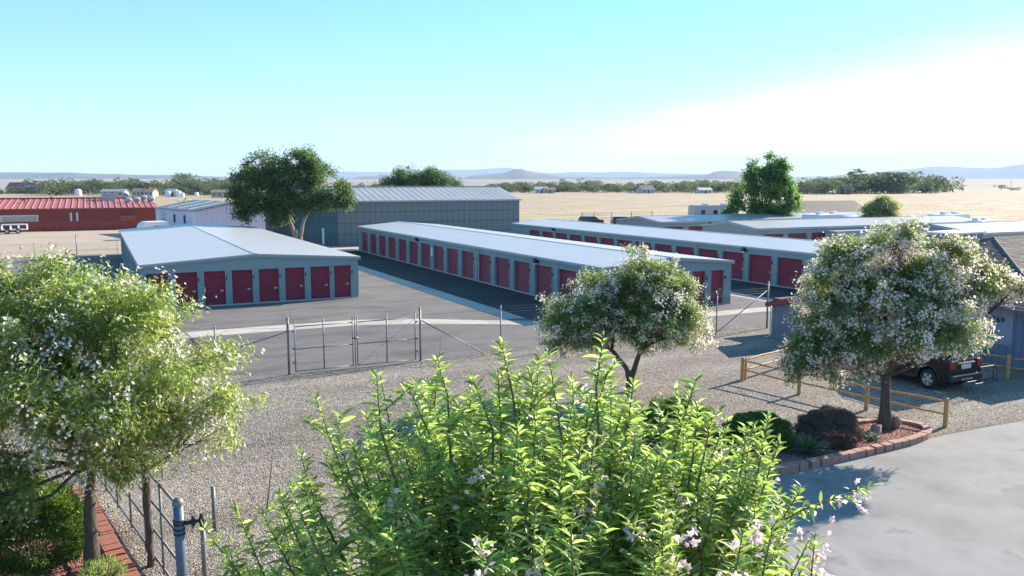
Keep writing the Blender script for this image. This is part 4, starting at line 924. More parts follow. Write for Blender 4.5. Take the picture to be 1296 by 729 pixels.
def yucca(loc, label, n=420, L=.75, seed=2):
    rng = np.random.default_rng(seed); t = thing('yucca_clump', label, 'plant', loc)
    d = unit(rng.normal(size=(n, 3))); d[:, 2] = np.abs(d[:, 2])*1.0+.15
    V, F = leaf_arrays(rng.normal(size=(n, 3))*np.array([.07, .07, .02])+[0, 0, .05], d, rng.uniform(.7, 1.1, n)*L, np.full(n, .022), rng, curved=True, droop=.25)
    soup('blades', V, F, M['yucca'], t, 'stuff')
    b = MB(); b.lathe([(.09, -.02), (.1, .05), (.04, .12)], 8); b.build('crown', M['bark'], t)
yucca((17.2, 16.35, .08), 'spiky grey-green yucca clump in front of the purple-brown shrub')
yucca((19.75, 16.35, .08), 'tiny pale spiky tuft right of the purple-brown shrub', 90, .32, 3)
def weeds(n, seed):
    rng = np.random.default_rng(seed); x = rng.uniform(11, 31, n); y = 32.45+rng.normal(size=n)*.25
    k = rng.random(n) < .5+.5*np.sin(x*2.2); x, y = x[k], y[k]; n = len(x)
    V, F = leaf_arrays(np.stack([x, y, np.zeros(n)], 1), rng.normal(size=(n, 3))*.4+[0, 0, 1], rng.uniform(.06, .22, n), np.full(n, .012), rng)
    tag(soup('dry_weeds', V, F, M['leaf_sage'], None, 'stuff'), 'dry weeds along the foot of the chain link fence', 'weeds')
weeds(900, 4)
def field_tufts():
    rng = np.random.default_rng(8); n = 1500; r = 125+260*rng.random(n)**1.2; a = np.radians(90-26.4-rng.uniform(-34, 34, n)); x, y = r*np.cos(a), r*np.sin(a)
    k = ~((x > -90) & (x < 60) & (y < 190)) & ~((x < 135) & (y < 125)); x, y = x[k], y[k]; n = len(x); s = rng.uniform(.12, .26, n)
    V, F = leaf_arrays(np.repeat(np.stack([x, y, np.full(n, -.03)], 1), 5, 0)+rng.normal(size=(5*n, 3))*[.15, .15, 0], rng.normal(size=(5*n, 3))*.6+[0, 0, 1], np.repeat(s, 5), np.repeat(s, 5)*.3, rng)
    tag(soup('grass_tufts', V, F, mat('dry_tuft', (.36, .29, .17), .95, (.02, .8), col2=(.36, .31, .18), island=.15), None, 'stuff'), 'dry grass tufts scattered over the open field', 'grass')
field_tufts()

# ------------------------------------------------------------------ trees
# small round flowering tree in the gravel
make_tree('flowering_tree', 'small round tree with white blossom standing alone in the gravel before the gate', 'tree', (16.95, 24.5, 0), (.05, 0, 1.25), .13,
          [(.2, -.1, 3.1, 1.5, 1.5, 1.2), (-1.7, .9, 2.7, 1.5, 1.3, 1.1), (1.3, -.9, 2.8, 1.3, 1.3, 1.15), (.25, 0, 4.1, 1.2, 1.2, 1.0), (1.0, -.6, 3.8, 1.1, 1.1, .9), (-1.0, .6, 3.6, 1.2, 1.2, .95), (-2.2, 1.3, 2.1, .9, .9, .7), (1.9, -1.0, 2.2, .85, .85, .7),
           (.3, .1, 4.75, .55, .55, .55), (-.35, 1.2, 3.0, 1.2, 1.2, 1.0), (.5, -1.5, 2.8, 1.1, 1.0, 1.0), (.6, -.3, 2.1, 1.3, 1.2, .7), (-.9, .4, 2.2, 1.1, 1.1, .6), (-1.6, .8, 1.75, .7, .7, .45)], 21, None, M['leaf_olive'], M['bark'],
          twigs=1100, per=100, ll=(.09, .16), lw=.03, flowers=15, fsize=.036, flower_m=M['flower_white'], spread=.09, twig_r=.006,
          trunks=[[(0, 0, -.1), (.02, 0, .5), (.12, -.05, .9), (.3, -.15, 1.5)], [(-.04, .02, -.1), (-.05, 0, .45), (-.18, .1, .9), (-.6, .35, 1.5)]])
# larger flowering tree in the raised bed
make_tree('flowering_tree', 'broad round tree smothered in pale blossom in the raised bed by the driveway', 'tree', (20.95, 17.0, .05), (.05, 0, 1.75), .19,
          [(.2, -.1, 4.0, 1.8, 1.8, 1.5), (-1.3, .6, 3.5, 1.4, 1.4, 1.3), (1.4, -.7, 4.0, 1.15, 1.15, .9), (.2, 0, 5.3, 1.3, 1.3, .9), (-1.0, .5, 4.7, 1.3, 1.3, 1.0), (1.5, -.8, 4.8, 1.3, 1.3, .9), (-1.9, 1.0, 2.5, .95, .9, .75), (3.35, -1.65, 4.3, .5, .5, .42), (2.6, -1.3, 4.35, .75, .75, .65),
           (1.7, -.9, 2.9, 1.0, .95, .7), (.2, -1.2, 3.5, 1.4, 1.4, 1.2), (-.4, 1.5, 3.7, 1.4, 1.4, 1.2), (-.8, -.1, 2.75, 1.2, 1.2, .8), (1.2, -.7, 3.2, .6, .6, .5), (-2.2, 1.2, 1.95, .75, .7, .45), (-1.2, .5, 2.0, .9, .8, .5), (-.1, -.3, 5.95, .7, .7, .45), (1.6, -.9, 5.5, .8, .8, .5), (-1.3, .6, 5.45, .8, .8, .5)], 22, None, M['leaf_olive'], M['bark'],
          twigs=1500, per=95, ll=(.09, .15), lw=.032, flowers=24, fsize=.037, flower_m=M['flower'], spread=.095, twig_r=.006)
# big flowering tree at the left edge
make_tree('flowering_tree', 'big bright green willow-leaved tree with white flowers beside the near fence', 'tree', (-.45, 17.35, 0), (.12, .15, 2.1), .14,
          [(-.3, .3, 3.9, 1.9, 1.9, 1.4), (-1.8, 1.0, 4.6, 1.7, 1.7, 1.3), (1.5, -.5, 4.0, 1.5, 1.5, 1.15), (-.6, .4, 5.4, 1.4, 1.4, .85), (-2.1, 1.1, 5.6, 1.0, 1.0, .8), (.7, -.2, 4.9, 1.4, 1.4, .9), (2.4, -1.0, 3.4, .8, .8, .6), (-1.9, .9, 3.2, 1.4, 1.3, .9),
           (.3, -1.3, 3.3, 1.4, 1.2, 1.0), (-.4, 1.7, 4.1, 1.5, 1.5, 1.2), (-1.75, .9, 6.15, .45, .45, .5), (2.2, -.9, 2.9, .8, .8, .5), (-1.6, .2, 2.4, .8, .8, .5), (-3.3, 1.7, 4.2, 1.5, 1.5, 1.6), (-.9, -1.0, 4.3, 1.3, 1.2, 1.2), (-2.0, .4, 2.2, .9, .9, .7), (-.2, 0, 2.9, 1.2, 1.2, .7), (1.3, -.6, 3.0, 1.1, 1.1, .6), (-2.9, 1.4, 5.4, 1.2, 1.2, .9), (1.9, -.85, 2.75, 1.0, 1.0, .55), (1.1, -.4, 2.35, .8, .8, .4), (-2.3, 1.3, 6.1, .7, .7, .6), (-1.3, .2, 2.0, .7, .6, .6), (-1.9, .1, 1.6, .6, .6, .5), (-1.1, -.2, 1.5, .45, .45, .5), (.5, -.3, 2.1, .6, .6, .4), (.9, -.4, 5.3, 1.0, 1.0, .6)], 23, None, M['leaf_willow'], M['bark'],
          twigs=1800, per=98, ll=(.10, .18), lw=.025, flowers=6, fsize=.034, flower_m=M['flower_white'], spread=.10, twig_m=M['twig'], twig_r=.006, droop=.15,
          trunks=[[(0, 0, -.1), (.03, 0, .7), (.05, .05, 1.4), (.12, .15, 2.1)]])
# spreading tree behind the first storage block
make_tree('spreading_tree', 'wide spreading dark green tree with pale forked trunk behind the front storage block', 'tree', (20.1, 94.6, 0), (.2, 0, 2.6), .3,
          [(-1.2, .3, 7.2, 3.3, 3, 2.6), (-4.2, 1.8, 7.2, 2.7, 2.7, 2.5), (1.8, -.8, 7.8, 2.6, 2.6, 2.4), (-3.2, 1.4, 9.2, 2.4, 2.4, 1.9), (.6, -.3, 9.6, 2.4, 2.4, 1.7), (-5.4, 2.5, 4.9, 1.7, 1.8, 1.5), (-2.6, 1.2, 4.8, 2.4, 2.2, 1.6), (4.2, -1.9, 6.4, 1.8, 1.8, 1.5), (3.2, -1.5, 5.0, 1.5, 1.4, 1.0), (5.0, -2.2, 5.2, 1.1, 1.1, .9), (-6.2, 2.8, 6.2, 1.1, 1.1, 1.1), (-.3, 0, 6.0, 2.4, 2, 1.4), (-2.0, .9, 3.9, 2.3, 2, 1.3), (1.2, -.5, 5.4, 2.2, 2, 1.3), (-4.6, 2.1, 3.9, 1.6, 1.5, 1.1)], 24, None, M['leaf_deep'], M['bark_pale'],
          twigs=1600, per=42, ll=(.2, .32), lw=.15, spread=.26, twig_r=.02, droop=.1,
          trunks=[[(0, 0, -.1), (-.2, 0, 1.2), (-.5, .1, 2.6), (-1.3, .4, 4.4)], [(.35, 0, -.1), (.35, 0, 1.4), (.6, -.1, 2.8), (1.3, -.4, 4.4)]])
x, y = polar(az_px(527), 138)
make_tree('dark_tree', 'round topped dark green tree rising behind the ridge of the tall warehouse', 'tree', (x, y, 0), (0, 0, 3), .35,
          [(0, 0, 7.4, 3.2, 3.2, 2.6), (-3.6, 1.5, 6.6, 2.6, 2.6, 2.0), (3.6, -1.6, 7.0, 2.8, 2.8, 2.2), (2.2, -1, 8.3, 2.4, 2.4, 1.9), (-1.8, .9, 8.2, 2.2, 2.2, 1.6), (5.8, -2.5, 6.2, 1.7, 1.7, 1.6), (-6.2, 2.8, 6.2, 1.4, 1.4, 1.1)], 25, None, M['leaf_deep'], M['bark'],
          twigs=650, per=40, ll=(.22, .4), lw=.16, spread=.35, twig_r=.02)
x, y = polar(az_px(966), 118)
make_tree('poplar_tree', 'tall bright green poplar with ragged top behind the pale storage blocks', 'tree', (x, y, 0), (.2, 0, 3), .28,
          [(.3, 0, 6.4, 2.6, 2.6, 2.2), (1.9, -.9, 7.2, 2.1, 2.1, 2.0), (-1.5, .8, 7.4, 1.7, 1.7, 1.9), (.5, -.2, 9.0, 1.5, 1.5, 1.7), (2.2, -1.1, 9.4, 1.2, 1.2, 1.5), (-1.4, .7, 9.2, .9, .9, 1.4), (-3.2, 1.6, 4.9, 1.4, 1.4, 1.7), (3.4, -1.7, 5.0, 1.6, 1.6, 1.8), (-.6, .2, 3.9, 2.2, 2.2, 1.5), (1.8, -.9, 3.6, 2, 2, 1.4), (-4.0, 2.0, 3.2, 1.1, 1.1, 1.0), (.6, -.3, 10.6, .6, .6, .9)], 26, None, M['leaf_poplar'], M['bark'],
          twigs=800, per=36, ll=(.24, .38), lw=.2, spread=.24, twig_r=.02, shell=2)
x, y = polar(az_px(1117), 112)
make_tree('sage_tree', 'small feathery grey-green tree above the pale storage roof', 'tree', (x, y, 0), (.1, 0, 1.4), .12,
          [(0, 0, 4.3, 1.5, 1.5, 1.3), (-1.3, .6, 4.0, 1.1, 1.1, 1.0), (1.3, -.6, 4.1, 1.1, 1.1, 1.2), (.3, 0, 5.2, 1.0, 1.0, .7), (-1.8, .8, 3.0, .8, .8, .7), (1.5, -.7, 2.9, .9, .9, .8)], 27, None, M['leaf_sage'], M['bark'],
          twigs=600, per=34, ll=(.16, .3), lw=.08, spread=.22, twig_r=.012)
for u, r_, s, lb in ((234, 150, 1.0, 'round green bush behind the white metal shed'), (250, 163, .7, 'pale smaller bush behind the white metal shed roof')):
    x, y = polar(az_px(u), r_)
    blob_shrub('round_bush', lb, (x, y, 0), 2.6*s, 2.6*s, 2.3*s, 2600, (.25, .45), M['leaf_sage'], int(u), 'bush', .2)

# foreground tree just in front of the camera
def foreground_tree():
    rng = np.random.default_rng(31); rp = random.Random(31)
    F_ = Vector((math.sin(R(26.4)), math.cos(R(26.4)), 0)); Rt = Vector((math.cos(R(26.4)), -math.sin(R(26.4)), 0))
    base = F_*6.2+Rt*.45; t = thing('flowering_tree', 'fresh green leafy tree with pink blossom filling the near foreground', 'tree', base)
    tr = MB(); tr.tube([(0, 0, -.1), (.05, .04, 1.2), (0, 0, 2.4)], [.16, .12, .1], 10); tr.build('trunk', M['bark'], t, True)
    # (sideways, towards/away, top z) of shoots measured from the tree axis
    tops = []
    prof = [(-2.9, 4.4), (-2.44, 4.83), (-2.2, 4.97), (-1.86, 4.95), (-1.7, 5.3), (-1.5, 5.86), (-1.27, 5.65), (-1.04, 6.0), (-.75, 5.9), (-.54, 6.18), (-.28, 6.02), (-.05, 6.26), (.25, 6.2), (.42, 6.05), (.71, 6.2), (.89, 6.0), (1.12, 5.88), (1.42, 5.97), (1.65, 5.68), (1.94, 5.72), (2.12, 5.5), (2.25, 5.15), (2.45, 4.9), (2.8, 4.5)]
    px, pz = [p[0] for p in prof], [p[1] for p in prof]
    heroes = [(-1.5, .0, 5.9), (-1.66, .1, 5.45), (-1.04, .1, 6.02), (-1.3, -.2, 5.66), (-.8, .1, 5.93), (-.56, -.1, 6.2), (-.66, .2, 5.98), (-.3, .0, 6.03), (-.08, .1, 6.28), (.14, -.1, 6.1), (.28, .2, 6.2), (.7, .1, 6.34), (.74, .0, 6.12), (.95, .2, 5.95), (1.14, 0, 5.9), (1.42, .1, 6.0), (1.5, -.1, 5.75), (1.7, .2, 5.66), (1.96, .0, 5.74), (2.08, .1, 5.5), (2.2, -.1, 5.2), (-2.4, 0, 4.86), (-2.18, .1, 4.98), (-1.9, -.1, 5.0), (-1.75, -.2, 5.2), (.5, -.3, 5.6), (-.2, -.5, 5.3), (1.2, -.4, 5.3)]
    for s, d, z in heroes: tops.append((s-.45, d, z, 1))
    for k in range(350):
        s = rng.uniform(-2.75, 2.5) if rng.random() < .55 else rng.uniform(-1.0, 2.4); d = rng.uniform(-1.6, 1.3); zmax = np.interp(s, px, pz)-.10-.10*abs(d)-(.28 if d < 0 else 0)*abs(d)
        tops.append((s-.45, d, zmax-rng.random()**1.2*1.25, 0))
    stems = MB(); LP = []; LD = []; LL = []; near = []; FP = []; FD = []
    for s, d, z, hero in tops:
        e = Rt*s+F_*d+Vector((0, 0, z)); L = rng.uniform(.8, 1.3); out = (Rt*s*.55+F_*d*.45)+Rt*rng.normal()*.16+F_*rng.normal()*.16; st = e-Vector((0, 0, L))-out*.35+Vector(rng.normal(size=3)*.08)
        mid = st.lerp(e, .5)+Vector(rng.normal(size=3)*.05); fork = Vector((0, 0, 2.4))
        stems.tube([fork.lerp(st, .0), fork.lerp(st, .45)+Vector(rng.normal(size=3)*.1), st], [.05, .03, .013], 5, cap=False)
        stems.tube([st, mid, e], [.013, .009, .004], 5, cap=False)
        bare = rng.random() < .25
        n = int(L*88)
        for j in range(n):
            if bare and rng.random() < .3: continue
            tt = (j+rng.random())/n; tt = .12+.88*tt; p = st.lerp(mid, tt*2) if tt < .5 else mid.lerp(e, tt*2-1)
            a = j*2.4+rng.normal()*.4; side = Rt*math.cos(a)+F_*math.sin(a); upw = .25+1.0*tt**3+rng.normal()*.25
            LP.append(p); LD.append(side+Vector((0, 0, upw))); LL.append((.085+.055*rng.random())*(1.05-.35*tt**4))
        for j in range(2):                                            # side twigs
            tt = rng.uniform(.2, .8); p = st.lerp(e, tt); a = rng.uniform(0, 6.28); q = p+(Rt*math.cos(a)+F_*math.sin(a))*.22+Vector((0, 0, .2)); stems.tube([p, q], [.006, .003], 4, cap=False)
            for i in range(18):
                k = .2+.8*i/18; pp = p.lerp(q, k); aa = i*2.4; LP.append(pp); LD.append(Rt*math.cos(aa)+F_*math.sin(aa)+Vector((0, 0, .3+k*.7))); LL.append(rng.uniform(.07, .12))
        fl = .15+.55*max(0, (s+.9)/2.5)
        if z < np.interp(s+.45, px, pz)-.5 and rng.random() < fl*1.3 or (not hero and s > 1.3 and rng.random() < .4):
            for c_ in range(rng.integers(1, 3)):
                c0 = e+Vector(rng.normal(size=3)*.07)-Vector((0, 0, rng.uniform(0, .3))); nn = rng.integers(5, 12)
                for _ in range(nn): FP.append(c0+Vector(rng.normal(size=3)*.045)); FD.append(Vector(rng.normal(size=3)*.6)-F_*.6+Vector((0, 0, .35)))
    # flower spray reaching out to the right
    st = Rt*1.2+F_*(-.1)+Vector((0, 0, 4.7)); mid = Rt*1.75+F_*(-.1)+Vector((0, 0, 5.02)); e = Rt*2.28+F_*(-.1)+Vector((0, 0, 5.22)); stems.tube([st, mid, e], [.012, .008, .003], 5)
    for j in range(80):
        tt = rng.random(); p = st.lerp(mid, tt*2) if tt < .5 else mid.lerp(e, tt*2-1); LP.append(p); LD.append(Vector(rng.normal(size=3))+Rt*.6+Vector((0, 0, .5))); LL.append(rng.uniform(.05, .11))
    for j in range(34):
        p = st.lerp(e, rng.uniform(.1, 1))+Vector(rng.normal(size=3)*.06)-Vector((0, 0, .06)); FP.append(p); FD.append(Vector(rng.normal(size=3))-F_*.5)
    # bare twigs standing above
    for s, d, z, dx in ((-.95, .1, 6.2, -.06), (-.6, .1, 6.33, .04), (.25, 0, 5.9, -.1), (-1.9, 0, 5.5, .05)):
        e = Rt*(s-.45)+F_*d+Vector((0, 0, z)); stems.tube([e-Vector((0, 0, .55)), e-Vector((0, 0, .2))+Rt*dx, e+Rt*dx*1.5], [.006, .004, .0015], 4)
    stems.build('branches', M['twig'], t, True)
    P = np.array([tuple(p) for p in LP]); D = np.array([tuple(p) for p in LD]); Ls = np.array(LL)*1.25*rng.uniform(.6, 1.3, len(LL)); W_ = Ls*rng.uniform(.15, .26, len(Ls))
    dist = ((P+np.array(base)-np.array([0, 0, CAM_H]))**2).sum(1)**.5
    vis = (Ls/dist)*(1+.5*(P[:, 2] > 5)); order = np.argsort(-vis); heroi = order[:290]; rest = order[290:]
    V, F = leaf_arrays(P[rest], D[rest], Ls[rest], W_[rest], rng, fold=.22, droop=.3, curved=True)
    soup('foliage', V, F, M['leaf_fresh'], t, 'stuff', smooth=True)
    # individually built leaves
    for q in range(1): pass
    metas = []
    for k in range(6):
        V, F = leaf_arrays(np.zeros((1, 3)), np.array([[1., 0, 0]]), np.array([1.]), np.array([rng.uniform(.16, .25)]), rng, fold=.22, droop=rng.uniform(.1, .45), curved=True)
        me = bpy.data.meshes.new('leaf'); me.from_pydata(V.tolist(), [], F.tolist()); me.materials.append(M['leaf_fresh']); me.polygons.foreach_set('use_smooth', [True]*len(F)); metas.append(me)
    for i in heroi:
        o = part('leaf', metas[int(i) % 6], t); dv = Vector(D[i]).normalized(); qn = dv.to_track_quat('X', 'Z')
        o.rotation_mode = 'QUATERNION'; o.rotation_quaternion = qn; o.location = Vector(P[i]); o.scale = (Ls[i],)*3
    FPa = np.array([tuple(p) for p in FP]); FDa = np.array([tuple(p) for p in FD])
    V, F = flower_arrays(FPa, FDa, rng.uniform(.02, .036, len(FPa)), rng)
    soup('blossom', V, F, M['flower_pink'], t, 'stuff')
    print('foreground leaves', len(P), 'flowers', len(FPa))
foreground_tree()

# rows of far trees, each one a thing
far_meshes = {}
def far_proto(kind, seed):
    rng = np.random.default_rng(seed); V_ = []; nl = rng.integers(5, 9); n = 520
    tall = kind == 'tall'
    lob = [(rng.normal()*(.25 if tall else .55), rng.normal()*(.25 if tall else .55), rng.uniform(.4, 1.5 if not tall else 2.2), rng.uniform(.35, .7)) for _ in range(nl)]
    P = []; D = []
    for k in range(n):
        l = lob[rng.integers(nl)]; d = unit(rng.normal(size=(1, 3)))[0]; P.append(np.array(l[:3])+d*l[3]*np.array([1, 1, .8])*rng.random()**.4); D.append(d+rng.normal(size=3)*.5)
    P = np.array(P); P[:, 2] = np.maximum(P[:, 2], .08)
    V, F = leaf_arrays(P, np.array(D), rng.uniform(.12, .24, n), rng.uniform(.1, .2, n), rng)
    c = bpy.data.meshes.new('crown'); c.from_pydata(V.tolist(), [], F.tolist()); c.materials.append(M['leaf_far'])
    tb = MB(); tb.tube([(0, 0, 0), (0.03, 0, .5), (.0, .03, 1.0)], [.06, .05, .02], 6); tm = tb.mesh('trunk', M['bark'])
    return c, tm
PR = {k: [far_proto(k, 50+i+(20 if k == 'tall' else 0)) for i in range(5)] for k in ('round', 'tall')}
def far_tree(u, r, h, w, kind, label, group):
    x, y = polar(az_px(u), r); t = thing('far_tree', label, 'tree', (x, y, -.02), rnd.uniform(0, 6.28), group); c, tm = rnd.choice(PR[kind])
    o = part('crown', c, t); k = h/(2.0 if kind == 'round' else 2.7); o.scale = (w/1.7, w/1.7, k); o = part('trunk', tm, t); o.scale = (k, k, k)
def row(u0, u1, n, r, hs, wmul, label, group, ktall=.1):
    for i in range(n):
        u = u0+(u1-u0)*(i+rnd.uniform(.1, .9))/n; rr = r*rnd.uniform(.97, 1.12); h = np.interp(u, [q[0] for q in hs], [q[1] for q in hs])/1067*rr*rnd.uniform(.95, 1.35)+.0
        far_tree(u, rr, h, h*wmul*rnd.uniform(.85, 1.35), 'tall' if rnd.random() < ktall else 'round', label, group)
row(-30, 62, 12, 600, [(-30, 6), (62, 8)], 1.3, 'low far tree near the distant red roofed barn', 'far trees by the distant barn')
row(55, 172, 20, 540, [(55, 15), (70, 18), (80, 12), (95, 17), (110, 14), (125, 13), (140, 12), (165, 19), (172, 17)], 1.15, 'far tree beyond the field above the red building roof', 'far trees above the red building')
row(172, 305, 26, 510, [(172, 15), (195, 16), (215, 15), (238, 20), (255, 16), (275, 17), (305, 15)], 1.15, 'far tree beyond the field above the white metal shed', 'far trees above the white shed')
row(305, 475, 12, 560, [(305, 13), (475, 9)], 1.3, 'far tree glimpsed around the wide spreading tree', 'far trees behind the spreading tree')
row(618, 790, 38, 590, [(618, 9), (650, 11), (665, 11), (690, 10), (700, 12), (712, 15), (725, 12), (760, 11), (790, 10)], 1.2, 'hazy far tree in the row between warehouse and poplar, nearer the warehouse', 'far tree row right of the warehouse', .2)
row(790, 940, 36, 590, [(790, 10), (820, 12), (850, 12), (880, 13), (905, 12), (940, 13)], 1.1, 'hazy far tree in the row just left of the poplar', 'far tree row left of the poplar', .35)
row(1000, 1075, 17, 560, [(1000, 14), (1030, 16), (1045, 17), (1060, 14), (1075, 17)], 1.1, 'far tree in the row just right of the poplar', 'far tree row right of the poplar', .25)
row(1070, 1150, 15, 600, [(1070, 16), (1090, 17), (1110, 22), (1122, 24), (1135, 20), (1150, 15)], 1.35, 'big dark far tree in the clump beyond the small feathery tree', 'dark far clump of trees', 0)
row(1150, 1200, 8, 640, [(1150, 15), (1165, 19), (1180, 18), (1200, 16)], 1.1, 'dark tree towards the right end of the far clump', 'right end of the far clump', 0)
for u, w, hh in ((1268, 6, 6.5), (1285, 9, 4.5)): far_tree(u, 860, hh/1067*860, w/1067*860*1.2, 'round', {1268: 'lone pointed dark tree on the far right plain', 1285: 'low wide dark bush on the far right plain'}[u], None)

# ------------------------------------------------------------------ vehicles and small things
def bevelled(mb, name, m, parent, off=.03, seg=2):
    me = mb.mesh(name, m); bm = bmesh.new(); bm.from_mesh(me); bmesh.ops.remove_doubles(bm, verts=bm.verts, dist=1e-5)
    ed = [e for e in bm.edges if len(e.link_faces) == 2 and e.calc_face_angle(0) > .5]
    bmesh.ops.bevel(bm, geom=ed, offset=off, segments=seg, profile=.6, affect='EDGES', clamp_overlap=True); bm.to_mesh(me); bm.free()
    return part(name, me, parent)
def wheel(root, x, y, s, rim, r=.345, w=.23, spokes=5):
    Mx = Matrix.Translation((x, y, r)) @ Matrix.Rotation(R(-90)*s, 4, 'X')      # +z outwards
    b = MB(); b.lathe([(r*.62, w*.5), (r*.9, w*.5), (r, w*.32), (r, -w*.32), (r*.9, -w*.5), (r*.5, -w*.5)], 26, 0, Mx)
    t = b.build('tyre', M['rubber'], root, True)
    q = MB(); q.lathe([(r*.66, w*.44), (r*.60, w*.47), (r*.56, w*.40), (r*.56, w*.1)], 26, 0, Mx)
    for k in range(spokes):
        a = 2*math.pi*k/spokes; Rz = Mx @ Matrix.Rotation(a, 4, 'Z'); q.prism([(-.035, .03), (.035, .03), (.055, r*.6), (-.055, r*.6)], 'z', w*.28, w*.42) if False else None
        vs = [(-.03, .02, w*.42), (.03, .02, w*.42), (.055, r*.6, w*.45), (-.055, r*.6, w*.45), (-.03, .02, w*.25), (.03, .02, w*.25), (.055, r*.6, w*.25), (-.055, r*.6, w*.25)]
        q.add([Rz @ Vector(v) for v in vs], [(0, 1, 2, 3), (1, 2, 6, 5), (0, 3, 7, 4), (2, 3, 7, 6)])
    q.lathe([(.06, w*.46), (.001, w*.48)], 12, 0, Mx); q.build('rim', rim, t)
    d = MB(); d.lathe([(r*.57, w*.12), (.001, w*.1)], 20, 0, Mx); d.build('brake_disc', M['plastic'], t)
def suv(label, loc, rz, paint, detail=True, name='parked_car', cat='car', group=None):
    t = thing(name, label, cat, loc, rz, group); b = MB(); A = []
    def arch(cx): return [(cx+.43*math.cos(a), .36+.43*math.sin(a)) for a in np.linspace(math.pi, 0, 9)]
    poly = [(-2.08, .42), (-2.02, .30), (-1.75, .28)]+arch(-1.28)+[(-.8, .24), (.8, .24)]+arch(1.28)+[(1.78, .27), (2.02, .30), (2.1, .45), (2.1, .78), (2.03, .95), (1.9, 1.0), (1.08, 1.08), (-2.02, 1.1), (-2.1, .95)]
    b.prism(poly, 'y', -.89, .89); bevelled(b, 'body', paint, t, .045)
    b = MB(); yb, yt = .85, .70; F4 = [(1.12, 1.06), (.42, 1.61), (-1.72, 1.64), (-2.03, 1.06)]
    b.add([(x, s*(yb if i in (0, 3) else yt), z) for s in (-1, 1) for i, (x, z) in enumerate(F4)], [(0, 1, 2, 3), (4, 5, 6, 7), (0, 1, 5, 4), (1, 2, 6, 5), (2, 3, 7, 6), (3, 0, 4, 7)]); bevelled(b, 'cabin', paint, t, .05)
    def yv(z): return yb+(yt-yb)*(z-1.06)/(1.62-1.06)
    for s in (-1, 1):
        for (x0, x1, x2, x3) in ((.86, .38, -.32, -.32), (-.40, -.40, -1.12, -1.12), (-1.24, -1.24, -1.62, -1.78)):
            z0, z1 = 1.13, 1.53; g = MB(); o = .006
            g.add([(x0, s*(yv(z0)+o), z0), (x1, s*(yv(z1)+o), z1), (x2, s*(yv(z1)+o), z1), (x3, s*(yv(z0)+o), z0)], [(0, 1, 2, 3)]); g.build('side_window', M['glass'], t)
        if detail:
            m_ = MB(); m_.box(.62, .86, min(s*.86, s*1.03), max(s*.86, s*1.03), 1.08, 1.24); bevelled(m_, 'mirror', paint, t, .03)
            m_ = MB(); m_.tube([(.3, s*.66, 1.62), (.1, s*.66, 1.69), (-1.4, s*.66, 1.70), (-1.6, s*.66, 1.64)], .022, 6); m_.build('roof_rail', M['plastic'], t)
            m_ = MB(); m_.prism([(-.82, .3), (.82, .3), (.82, .42), (-.82, .42)], 'y', min(s*.885, s*.915), max(s*.885, s*.915)); m_.build('side_cladding', M['plastic'], t)
            for xh in (-.22, -1.05):
                m_ = MB(); m_.box(xh-.1, xh+.1, min(s*.89, s*.925), max(s*.89, s*.925), .93, .96); m_.build('door_handle', paint, t)
            for xd in (.78, -.36, -1.14):
                m_ = MB(); m_.box(xd-.008, xd+.008, min(s*.888, s*.893), max(s*.888, s*.893), .46 if xd != -1.14 else .8, 1.06); m_.build('door_gap', M['dark'], t)
            for cx in (-1.28, 1.28):
                m_ = MB(); vs = []; n = 12
                for k in range(n+1):
                    a = math.pi*k/n; vs += [(cx+.43*math.cos(a), s*.87, .36+.43*math.sin(a)), (cx+.43*math.cos(a), s*.915, .36+.43*math.sin(a)), (cx+.50*math.cos(a), s*.915, .36+.50*math.sin(a)), (cx+.50*math.cos(a), s*.87, .36+.50*math.sin(a))]
                m_.add(vs, [(4*k+j, 4*k+(j+1) % 4, 4*k+4+(j+1) % 4, 4*k+4+j) for k in range(n) for j in range(4)]); m_.build('wheel_arch', M['plastic'], t)
    for x in (-1.28, 1.28):
        for s in (-1, 1): wheel(t, x, s*.79, s, M['alloy'])
    g = MB(); g.add([(1.05, -.74, 1.13), (1.05, .74, 1.13), (.51, .64, 1.55), (.51, -.64, 1.55)], [(0, 1, 2, 3)]); g.v = [(x+.03, y, z+.03) for x, y, z in g.v]; g.build('windscreen', M['glass'], t)
    g = MB(); g.add([(-2.0, -.70, 1.16), (-2.0, .70, 1.16), (-1.80, .62, 1.54), (-1.80, -.62, 1.54)], [(0, 1, 2, 3)]); g.v = [(x-.035, y, z) for x, y, z in g.v]; g.build('rear_window', M['glass'], t)
    if detail:
        for s in (-1, 1):
            l = MB(); l.box(-2.135, -2.05, min(s*.60, s*.86), max(s*.60, s*.86), .80, 1.06); bevelled(l, 'tail_lamp', M['red_lamp'], t, .02)
            l = MB(); l.lathe([(.11, 0), (.1, .04), (.001, .05)], 14, 0, Matrix.Translation((2.08, s*.66, .82)) @ Matrix.Rotation(R(90), 4, 'Y')); l.build('headlight', M['white'], t)
        l = MB(); l.box(-2.19, -2.02, -.86, .86, .38, .62); bevelled(l, 'bumper', M['plastic'], t, .04)
        l = MB(); l.box(-2.205, -2.192, -.78, .78, .575, .605); l.box(-2.205, -2.192, -.3, .3, .42, .47); l.build('bumper_strip', M['alloy'], t)
        l = MB(); l.box(-2.135, -2.115, -.26, .26, .78, .92); l.build('number_plate', M['plate'], t)
        l = MB(); l.box(-2.17, -2.1, -.42, .42, .97, 1.0); l.build('tailgate_trim', M['alloy'], t)
        l = MB(); l.box(2.06, 2.13, -.45, .45, .6, .8); l.build('grille', M['plastic'], t)
        l = MB(); l.box(-1.98, -1.72, -.62, .62, 1.63, 1.665); bevelled(l, 'spoiler', paint, t, .01)
    return t
car = suv('dark boxy car parked in the shade between the rail fence and the blue office', (27.7, 21.25, 0), R(90), M['car_paint'])
